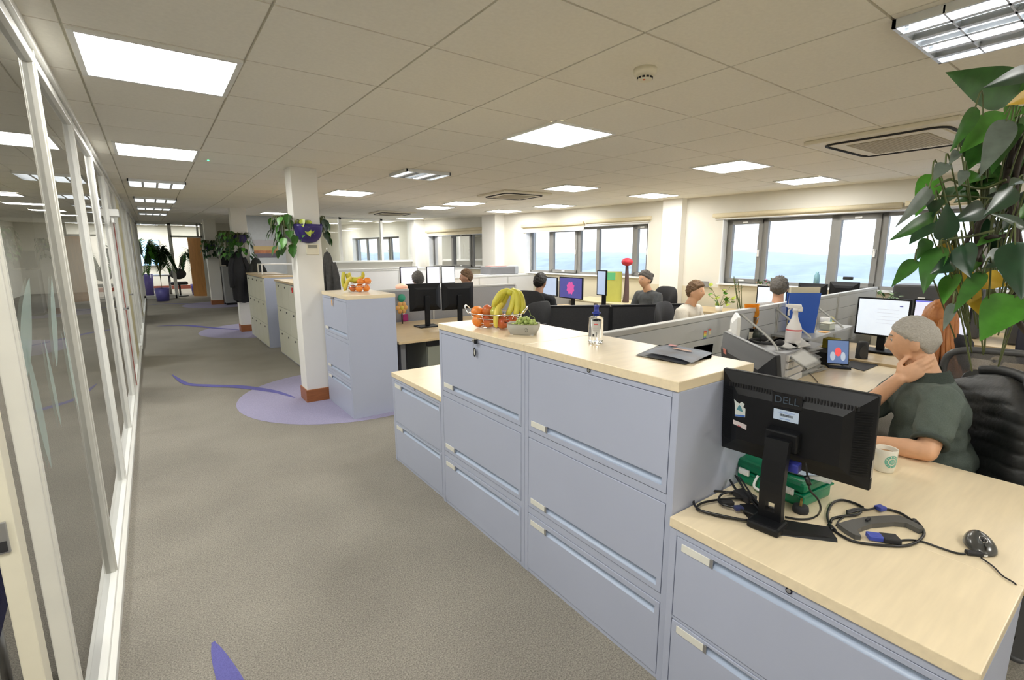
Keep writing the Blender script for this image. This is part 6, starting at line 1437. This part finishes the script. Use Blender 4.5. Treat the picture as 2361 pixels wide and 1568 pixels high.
# ================================================================== THINGS ALONG THE AISLE
def wall_planter(label, c, rz, r, potm, leaves, seed, n=18, L=.10, spread=1.0, hang=.25, up=.12, nofoliage=False):
    """half-bowl on a column face; local -Y is outward"""
    t = thing('wall_planter', label, 'planter', c, rz); random.seed(seed)
    a = MB().m(potm).grid(lambda u, v: Vector((r * math.cos(PI + PI * u) * math.cos(PI / 2 * v) ** .7, r * .8 * math.sin(PI + PI * u) * math.cos(PI / 2 * v) ** .7, -r * 1.3 * math.sin(PI / 2 * v))), 24, 12, .006)
    a.m(SOIL).poly([(r * .95 * math.cos(PI + PI * k / 16), r * .76 * math.sin(PI + PI * k / 16), -.02) for k in range(17)])
    a.obj('pot', parent=t)
    a = MB(); st = MB().m(STMG)
    for k in range(n):
        w_ = PI + PI * random.random(); o = Vector((math.cos(w_), math.sin(w_), 0)); p0 = o * r * .5; rr_ = r * random.uniform(.7, 1.25) * spread
        p1 = Vector((o.x * rr_, o.y * rr_ * .9, random.uniform(-hang, up))); st.tube([p0, Vector((p1.x * .8, p1.y * .8, up * .8)), p1], .003, 5, 4)
        tip = p1 + Vector((o.x * .35 + random.uniform(-.3, .3), o.y * .4, -.85)).normalized() * L * random.uniform(.75, 1.2)
        leafmesh(a, p1, tip, L * .62, o + Vector((0, 0, .4)), .15, .2, leaves[k % len(leaves)], 8, 5)
    st.obj('stems', parent=t); a.obj('foliage', parent=t, recalc=False); return t
wall_planter('purple half-bowl planter with yellow-green leaves on the near face of the nearest column', (1.318, 5.295, 1.845), 0, .140, PURP, [LYG, LYG, LG2], 11, 13, .085, .60, .10, .05)
wall_planter('planter with glossy trailing leaves on the aisle side of the nearest column', (1.185, 5.42, 1.80), -PI / 2, .10, mat('white_pot', (.7, .7, .68), .4), [LG1, LG2, LG1], 12, 34, .11, 1.7, .22, .16)
wall_planter('planter of long dark leaves on the far right side of the nearest column', (1.445, 5.42, 1.86), PI / 2, .06, PURP, [LG1, LG3], 13, 9, .13, 1.6, .16, .10)
wall_planter('purple planter with fine trailing foliage on the near face of the second column', (1.46, 10.995, 1.90), 0, .125, PURP, [LG1, LG2, LG3], 14, 40, .10, 1.6, .40, .04)
wall_planter('bushy green planter on the aisle side of the second column', (1.325, 11.1, 1.86), -PI / 2, .13, PURP, [LG1, LG3, LG2], 15, 70, .10, 2.0, .38, .14)
wall_planter('bushy green planter on the distant third column', (1.47, 17.295, 1.80), 0, .13, PURP, [LG3, LG1], 16, 46, .12, 1.4, .35, .15)
t = thing('thermostat', 'beige square controller on the nearest column below the purple planter', 'controller', (1.345, 5.297, 1.60)); MB().m(CREAM).box(-.06, .06, -.02, 0, -.055, .055, .004).obj('housing', parent=t); MB().m(mat('display_grey', (.30, .29, .24), .3)).box(-.045, .045, -.022, -.02, .010, .042).obj('display', parent=t)
def coat(name, label, c, rz, W_, T_, H_, m, seed=1):
    t = thing(name, label, 'coat', c, rz)
    def fn(u, v):
        a_ = 2 * PI * u; k = .25 + .75 * min(1, v * 2.2) ** .7; f_ = 1 + .16 * math.sin(a_ * 5 + seed + v * 3) * min(1, v * 1.5)
        if v == 0: k = .02
        return Vector((W_ * k * f_ * math.cos(a_) * (1 - .15 * v), T_ * k * f_ * math.sin(a_) - .0, -H_ * v + .03 * math.sin(a_ * 2 + seed) * v))
    MB().m(m).grid(fn, 48, 26, closed_u=True).obj('body', parent=t)
    for s_ in (-1, 1): MB().m(m).tube([(s_ * W_ * .6, 0, -.14), (s_ * W_ * .95, -.03, -.32), (s_ * W_ * 1.0, -.04, -.56), (s_ * W_ * .95, -.03, -.70)], .045, 10, 4).obj('sleeve', parent=t)
    MB().m(CHROME).cyl((0, .02, .0), (0, .02, .05), .006, n=8).obj('hook', parent=t); return t
coat('coat', 'long black coat hanging on the second column beside the cream cabinet', (1.375, 10.90, 1.60), R(0), .155, .08, .98, mat('coat_black', (.018, .018, .022), .8, noise_s=30, noise_a=.2), 1)
coat('coat', 'second black coat, shorter, hanging behind the long one past the column', (1.68, 10.9, 1.47), R(20), .16, .09, .60, mat('coat_black2', (.02, .022, .02), .8, noise_s=30, noise_a=.2), 3)
coat('coat', 'dark grey jacket hanging just behind the nearest white column', (1.715, 6.1, 1.58), R(-10), .085, .07, .60, mat('coat_grey', (.07, .068, .066), .8, noise_s=30, noise_a=.2), 2)
t = thing('letter_tray', 'white wire tray standing on the cream cabinet behind the nearest column', 'tray', (1.84, 9.7, 1.19)); MB().m(WHITEP).box(-.3, .3, -.2, .2, .16, .18, .002).box(-.3, -.28, -.2, -.18, 0, .16).box(.28, .3, -.2, -.18, 0, .16).box(-.3, -.28, .18, .2, 0, .16).box(.28, .3, .18, .2, 0, .16).obj('frame', parent=t)
# poster on the cool wall
t = thing('poster', 'landscape poster in orange and brown tones on the grey back wall', 'poster', (2.40, 13.89, 1.66))
MB().m(mat('poster_sky', (.42, .40, .42), .5)).box(-.28, .28, -.006, 0, .06, .22).m(mat('poster_tan', (.55, .40, .18), .5)).box(-.28, .28, -.006, 0, -.04, .06).m(mat('poster_rust', (.42, .16, .07), .5, noise_s=8, noise_a=.4)).box(-.28, .28, -.006, 0, -.12, -.04).m(mat('poster_dark', (.14, .12, .16), .5)).box(-.28, .28, -.006, 0, -.22, -.12).obj('print', parent=t)
t = thing('copier', 'tall grey copier with black screen beside the distant third column', 'copier', (1.72, 17.05, 0)); MB().m(mat('copier_grey', (.34, .35, .36), .5)).box(-.02, .55, -.1, .5, .06, 1.15, .01).m(BLKM).box(0, .5, -.08, .48, 0, .06).obj('body', parent=t); MB().m(BLKG).box(-.02, .40, 0, .1, 1.2, 1.62, .01).box(.1, .2, .05, .1, 1.1, 1.25).obj('screen', parent=t)
# corridor end plants and room beyond
potplant('palm', 'tall palm in a violet square-ish pot at the end of the aisle', (.20, 19.75, 0), .21, .42, PURPL, 22, .28, 1.50, [LG1, LG2, LG3], 'palm', 21, 'palm', sp=.55)
potplant('palm', 'second palm behind the glass beside the open wooden door', (1.28, 21.9, 0), .18, .40, PURP, 12, .28, 1.5, [LG3, LG1], 'palm', 22, 'palm', sp=.6)
potplant('palm', 'palm fronds standing near the blue window of the far room', (-.15, 22.2, 0), .16, .8, PURP, 9, .3, 1.4, [LG3], 'palm', 23, 'palm', sp=.6)
t = thing('armchair', 'dark round-backed chair in the far room beyond the glass', 'chair', (.75, 21.75, 0)); MB().m(BLKM).ell((0, 0, .80), (.26, .10, .20)).obj('backrest', parent=t); MB().m(BLKM).box(-.26, .26, -.5, .05, .42, .52, .04).obj('seat', parent=t); MB().m(DGR).cyl((0, -.2, 0), (0, -.2, .42), .03).cyl((0, -.2, 0), (0, -.2, .03), .25, n=24).obj('pedestal_leg', parent=t)
t = thing('table', 'dark meeting table in the far room beyond the glass', 'table', (.2, 22.8, 0)); MB().m(mat('dark_table', (.10, .09, .08), .4)).box(-.9, .5, -.4, .4, .70, .74, .01).obj('tabletop', parent=t); MB().m(STEEL).cyl((-.5, 0, 0), (-.5, 0, .7), .04).obj('leg', parent=t); MB().m(STEEL).cyl((.3, 0, 0), (.3, 0, .7), .04).obj('leg', parent=t)
slab('baseboard_far_room', -1.5, 2.2, 25.9, 25.99, 0, .15, mat('red_brown_board', (.20, .05, .03), .5), 'structure')
# behind the left glass: navy screen and low grey desk pieces
t = thing('navy_chair', 'navy upholstered seat at the bottom left corner behind the door jamb', 'chair', (-.82, 2.05, 0), R(4)); MB().m(NAVY).box(-.30, .30, -.32, .32, .30, .46, .05, seg=3).obj('seat', parent=t); MB().m(NAVY).box(-.30, .30, .22, .34, .40, .66, .05, seg=3).obj('backrest', parent=t)
for sx in (-.25, .25):
    for sy in (-.26, .28): MB().m(STEEL).cyl((sx, sy, 0), (sx, sy, .32), .015, n=10).obj('leg', parent=t)

# ================================================================== FOREGROUND HANGING PLANT
t = thing('hanging_plant', 'large trailing heart-leaved plant hanging at the right edge, some leaves yellow', 'plant', at(2361, 120, d=1.12))
def cpx(cx, cy): return (2030 + cx / 2.375, 140 + cy / 2.375)
org = t.location.copy()
LEAVES = [  # base, tip, width (crop px), distance, material
 ((745, 190), (355, 63), 205, 1.10, LG1), ((840, 55), (555, 152), 95, 1.00, LG3), ((840, 185), (688, 246), 80, 1.04, LGY), ((525, 252), (377, 505), 75, 1.06, LG1), ((690, 285), (426, 515), 150, 1.08, LG2),
 ((695, 318), (540, 640), 125, 1.04, LGS), ((735, 345), (608, 625), 125, 1.09, LG1), ((570, 430), (462, 615), 110, 1.10, LG1), ((360, 560), (288, 660), 75, 1.05, LGS), ((425, 490), (372, 572), 50, 1.06, LGS), ((462, 600), (428, 692), 55, 1.05, LGS),
 ((288, 622), (190, 858), 120, 1.12, LG2), ((275, 690), (78, 915), 70, 1.05, LGS), ((310, 845), (42, 988), 85, 1.06, LG1), ((345, 985), (362, 778), 120, 1.02, LG3), ((300, 880), (155, 1008), 105, 1.05, LG3), ((570, 800), (385, 885), 110, 1.07, LG3),
 ((735, 690), (558, 855), 115, 1.03, LG3), ((325, 1015), (235, 1278), 120, 1.05, LG1), ((195, 1088), (58, 1243), 75, 1.07, LG1), ((262, 975), (195, 1095), 70, 1.09, LG1), ((392, 1005), (275, 1120), 110, 1.13, LGY), ((395, 1100), (268, 1170), 90, 1.03, LG3),
 ((455, 1000), (495, 1190), 125, 1.02, LG3), ((405, 1165), (345, 1338), 95, 1.06, LG2), ((405, 1130), (548, 1400), 120, 1.10, LGY), ((565, 1155), (398, 1385), 85, 1.01, LG1), ((402, 1325), (342, 1482), 50, 1.00, LGS), ((400, 1285), (352, 1365), 55, 1.06, LGB),
 ((555, 1185), (690, 1235), 110, 1.09, LGY), ((735, 990), (772, 1312), 190, .98, LG3), ((700, 1060), (552, 1140), 125, 1.04, LG3), ((745, 1285), (543, 1538), 200, 1.04, LG2), ((745, 1300), (778, 1440), 70, 1.12, LG2), ((800, 920), (598, 838), 70, 1.0, LG3), ((790, 655), (700, 690), 80, 1.02, LG3),
 ((600, 650), (395, 735), 110, 1.14, LG1), ((440, 690), (330, 800), 95, 1.13, LG1), ((690, 590), (560, 700), 120, 1.15, LG2), ((790, 500), (680, 570), 110, 1.16, LG2), ((740, 950), (640, 970), 90, 1.14, LG2), ((800, 790), (760, 870), 90, 1.15, LG2), ((540, 620), (455, 680), 90, 1.13, LG2),
 ((520, 700), (400, 780), 100, 1.12, LG1), ((700, 420), (600, 520), 110, 1.14, LG1), ((780, 400), (700, 480), 100, 1.13, LG1), ((640, 960), (520, 1020), 70, 1.11, LG2), ((490, 1040), (470, 1130), 70, 1.12, LGY), ((310, 760), (285, 860), 70, 1.08, LG3), ((260, 720), (250, 800), 60, 1.07, LGS),
 ((760, 120), (850, 250), 150, 1.15, LG1), ((790, 250), (690, 330), 130, 1.12, LG2), ((840, 320), (760, 420), 110, 1.10, LG1), ((850, 560), (770, 640), 110, 1.12, LG1), ((850, 700), (800, 800), 100, 1.1, LG3), ((600, 560), (640, 640), 70, 1.12, LG1), ((520, 1090), (500, 1160), 60, 1.12, LG2), ((380, 900), (395, 985), 70, 1.11, LG1),
]
random.seed(44)
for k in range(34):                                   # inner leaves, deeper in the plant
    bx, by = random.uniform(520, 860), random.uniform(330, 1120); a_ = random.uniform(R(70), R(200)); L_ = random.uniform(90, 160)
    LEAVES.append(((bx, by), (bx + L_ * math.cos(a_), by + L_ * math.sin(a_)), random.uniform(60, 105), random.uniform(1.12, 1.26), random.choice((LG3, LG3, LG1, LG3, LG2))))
random.seed(9)
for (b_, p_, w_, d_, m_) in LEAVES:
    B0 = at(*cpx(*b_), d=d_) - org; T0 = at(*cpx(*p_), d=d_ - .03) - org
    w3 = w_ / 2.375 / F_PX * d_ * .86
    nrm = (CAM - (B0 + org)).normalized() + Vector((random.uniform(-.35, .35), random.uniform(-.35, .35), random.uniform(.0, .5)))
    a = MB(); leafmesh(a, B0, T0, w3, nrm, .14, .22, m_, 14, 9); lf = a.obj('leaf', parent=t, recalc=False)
    s_ = MB().m(STMG); s_.tube([B0 + (T0 - B0) * .06, B0 + (B0 - T0) * .25 + Vector((0, 0, -.0)), B0.lerp(Vector((0, 0, -.35)) + (at(*cpx(720, 700), d=1.1) - org) * .5 * 0 + (at(*cpx(715, max(300, min(1150, b_[1] - 60))), d=1.1) - org) * 1, .55)], .0016, 6, 5); s_.obj('leaf_stalk', parent=lf)
for pts, r_ in ((((880, 330), (760, 440), (705, 560), (690, 700), (735, 860), (760, 1000)), .0065), (((880, 350), (740, 430), (700, 620), (640, 740), (560, 850), (480, 970), (470, 1050)), .0045), (((880, 400), (790, 470), (745, 600), (740, 760), (740, 1100), (738, 1300), (740, 1400), (800, 1490)), .006),
                (((700, 690), (620, 800), (540, 900), (530, 1010), (555, 1130)), .005), (((690, 650), (560, 700), (450, 680), (380, 650), (300, 690)), .0028), (((640, 760), (500, 745), (380, 742), (290, 742)), .0022), (((620, 930), (500, 960), (400, 975), (330, 1000)), .003), (((760, 900), (680, 960), (600, 965), (560, 1000), (520, 1090)), .005),
                (((850, 480), (800, 560), (770, 640), (735, 760), (700, 850)), .005), (((620, 1270), (660, 1310), (720, 1250), (600, 1190)), .004)):
    MB().m(STMB if r_ > .004 else STMG).tube([at(*cpx(*p), d=1.09 + .02 * math.sin(p[0])) - org for p in pts], r_ , 8, 6).obj('vine_stem', parent=t)

# ================================================================== OUTSIDE
HZ = [mat('hazy_hill_far', (.32, .39, .50), 1, noise_s=.02, noise_a=.06), mat('hazy_hill_mid', (.27, .34, .46), 1, noise_s=.03, noise_a=.12), mat('hazy_town_ground', (.30, .35, .45), 1, noise_s=.08, noise_a=.2)]  # distance haze is painted into these pale blue base colours
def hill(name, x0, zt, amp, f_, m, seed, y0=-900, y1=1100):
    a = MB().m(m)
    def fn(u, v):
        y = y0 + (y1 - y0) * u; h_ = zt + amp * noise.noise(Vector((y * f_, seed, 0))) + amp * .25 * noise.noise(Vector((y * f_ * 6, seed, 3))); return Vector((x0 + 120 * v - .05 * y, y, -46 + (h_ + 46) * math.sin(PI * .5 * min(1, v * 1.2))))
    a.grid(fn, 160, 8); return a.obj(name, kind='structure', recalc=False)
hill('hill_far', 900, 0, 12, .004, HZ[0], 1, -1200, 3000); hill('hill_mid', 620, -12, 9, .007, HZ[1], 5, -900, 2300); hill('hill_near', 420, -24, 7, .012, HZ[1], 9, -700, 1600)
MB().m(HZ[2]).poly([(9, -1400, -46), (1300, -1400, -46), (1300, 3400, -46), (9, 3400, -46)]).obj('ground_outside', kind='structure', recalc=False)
random.seed(12)
BW = [mat('town_white', (.62, .65, .68), .8), mat('town_blue_grey', (.24, .28, .34), .8), mat('town_pink_grey', (.36, .33, .34), .8)]  # building colours carry painted haze as well
for k in range(46):
    x = 170 + 62 * (k % 5) + random.uniform(-9, 9); y = (.1 + 1.9 * (k // 5) / 9) * x + random.uniform(-6, 6); w_, d_, h_ = random.uniform(8, 26), random.uniform(8, 24), random.uniform(4, 10)
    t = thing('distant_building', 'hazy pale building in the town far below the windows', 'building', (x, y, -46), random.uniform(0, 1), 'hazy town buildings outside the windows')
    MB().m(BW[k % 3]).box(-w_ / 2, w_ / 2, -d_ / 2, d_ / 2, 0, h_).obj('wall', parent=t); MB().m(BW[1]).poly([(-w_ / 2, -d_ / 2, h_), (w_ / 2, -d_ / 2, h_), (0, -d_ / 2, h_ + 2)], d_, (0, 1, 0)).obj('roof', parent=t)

# ================================================================== WORLD AND EXPOSURE
wd = bpy.data.worlds.new('overcast_sky'); SC.world = wd; wd.use_nodes = True; nt = wd.node_tree; bg = nt.nodes['Background']
tc = nt.nodes.new('ShaderNodeTexCoord'); sp_ = nt.nodes.new('ShaderNodeSeparateXYZ'); cr = nt.nodes.new('ShaderNodeValToRGB')
nt.links.new(tc.outputs['Generated'], sp_.inputs[0]); nt.links.new(sp_.outputs['Z'], cr.inputs[0]); nt.links.new(cr.outputs[0], bg.inputs[0])
cr.color_ramp.elements[0].position = 0; cr.color_ramp.elements[0].color = (.80, .89, 1, 1); cr.color_ramp.elements[1].position = .35; cr.color_ramp.elements[1].color = (.92, .96, 1, 1)
bg.inputs[1].default_value = .9
vs = SC.view_settings; vs.view_transform = 'Standard'; vs.look = 'None'; vs.exposure = 1.63; vs.gamma = 1; vs.use_curve_mapping = False
try:
    SC.cycles.use_denoising = True; SC.cycles.max_bounces = 9; SC.cycles.diffuse_bounces = 6; SC.cycles.use_adaptive_sampling = True; SC.cycles.adaptive_min_samples = 20; SC.cycles.adaptive_threshold = .06; SC.cycles.glossy_bounces = 4; SC.cycles.transparent_max_bounces = 12; SC.cycles.sample_clamp_indirect = 6; SC.cycles.caustics_reflective = False; SC.cycles.caustics_refractive = False
except Exception: pass
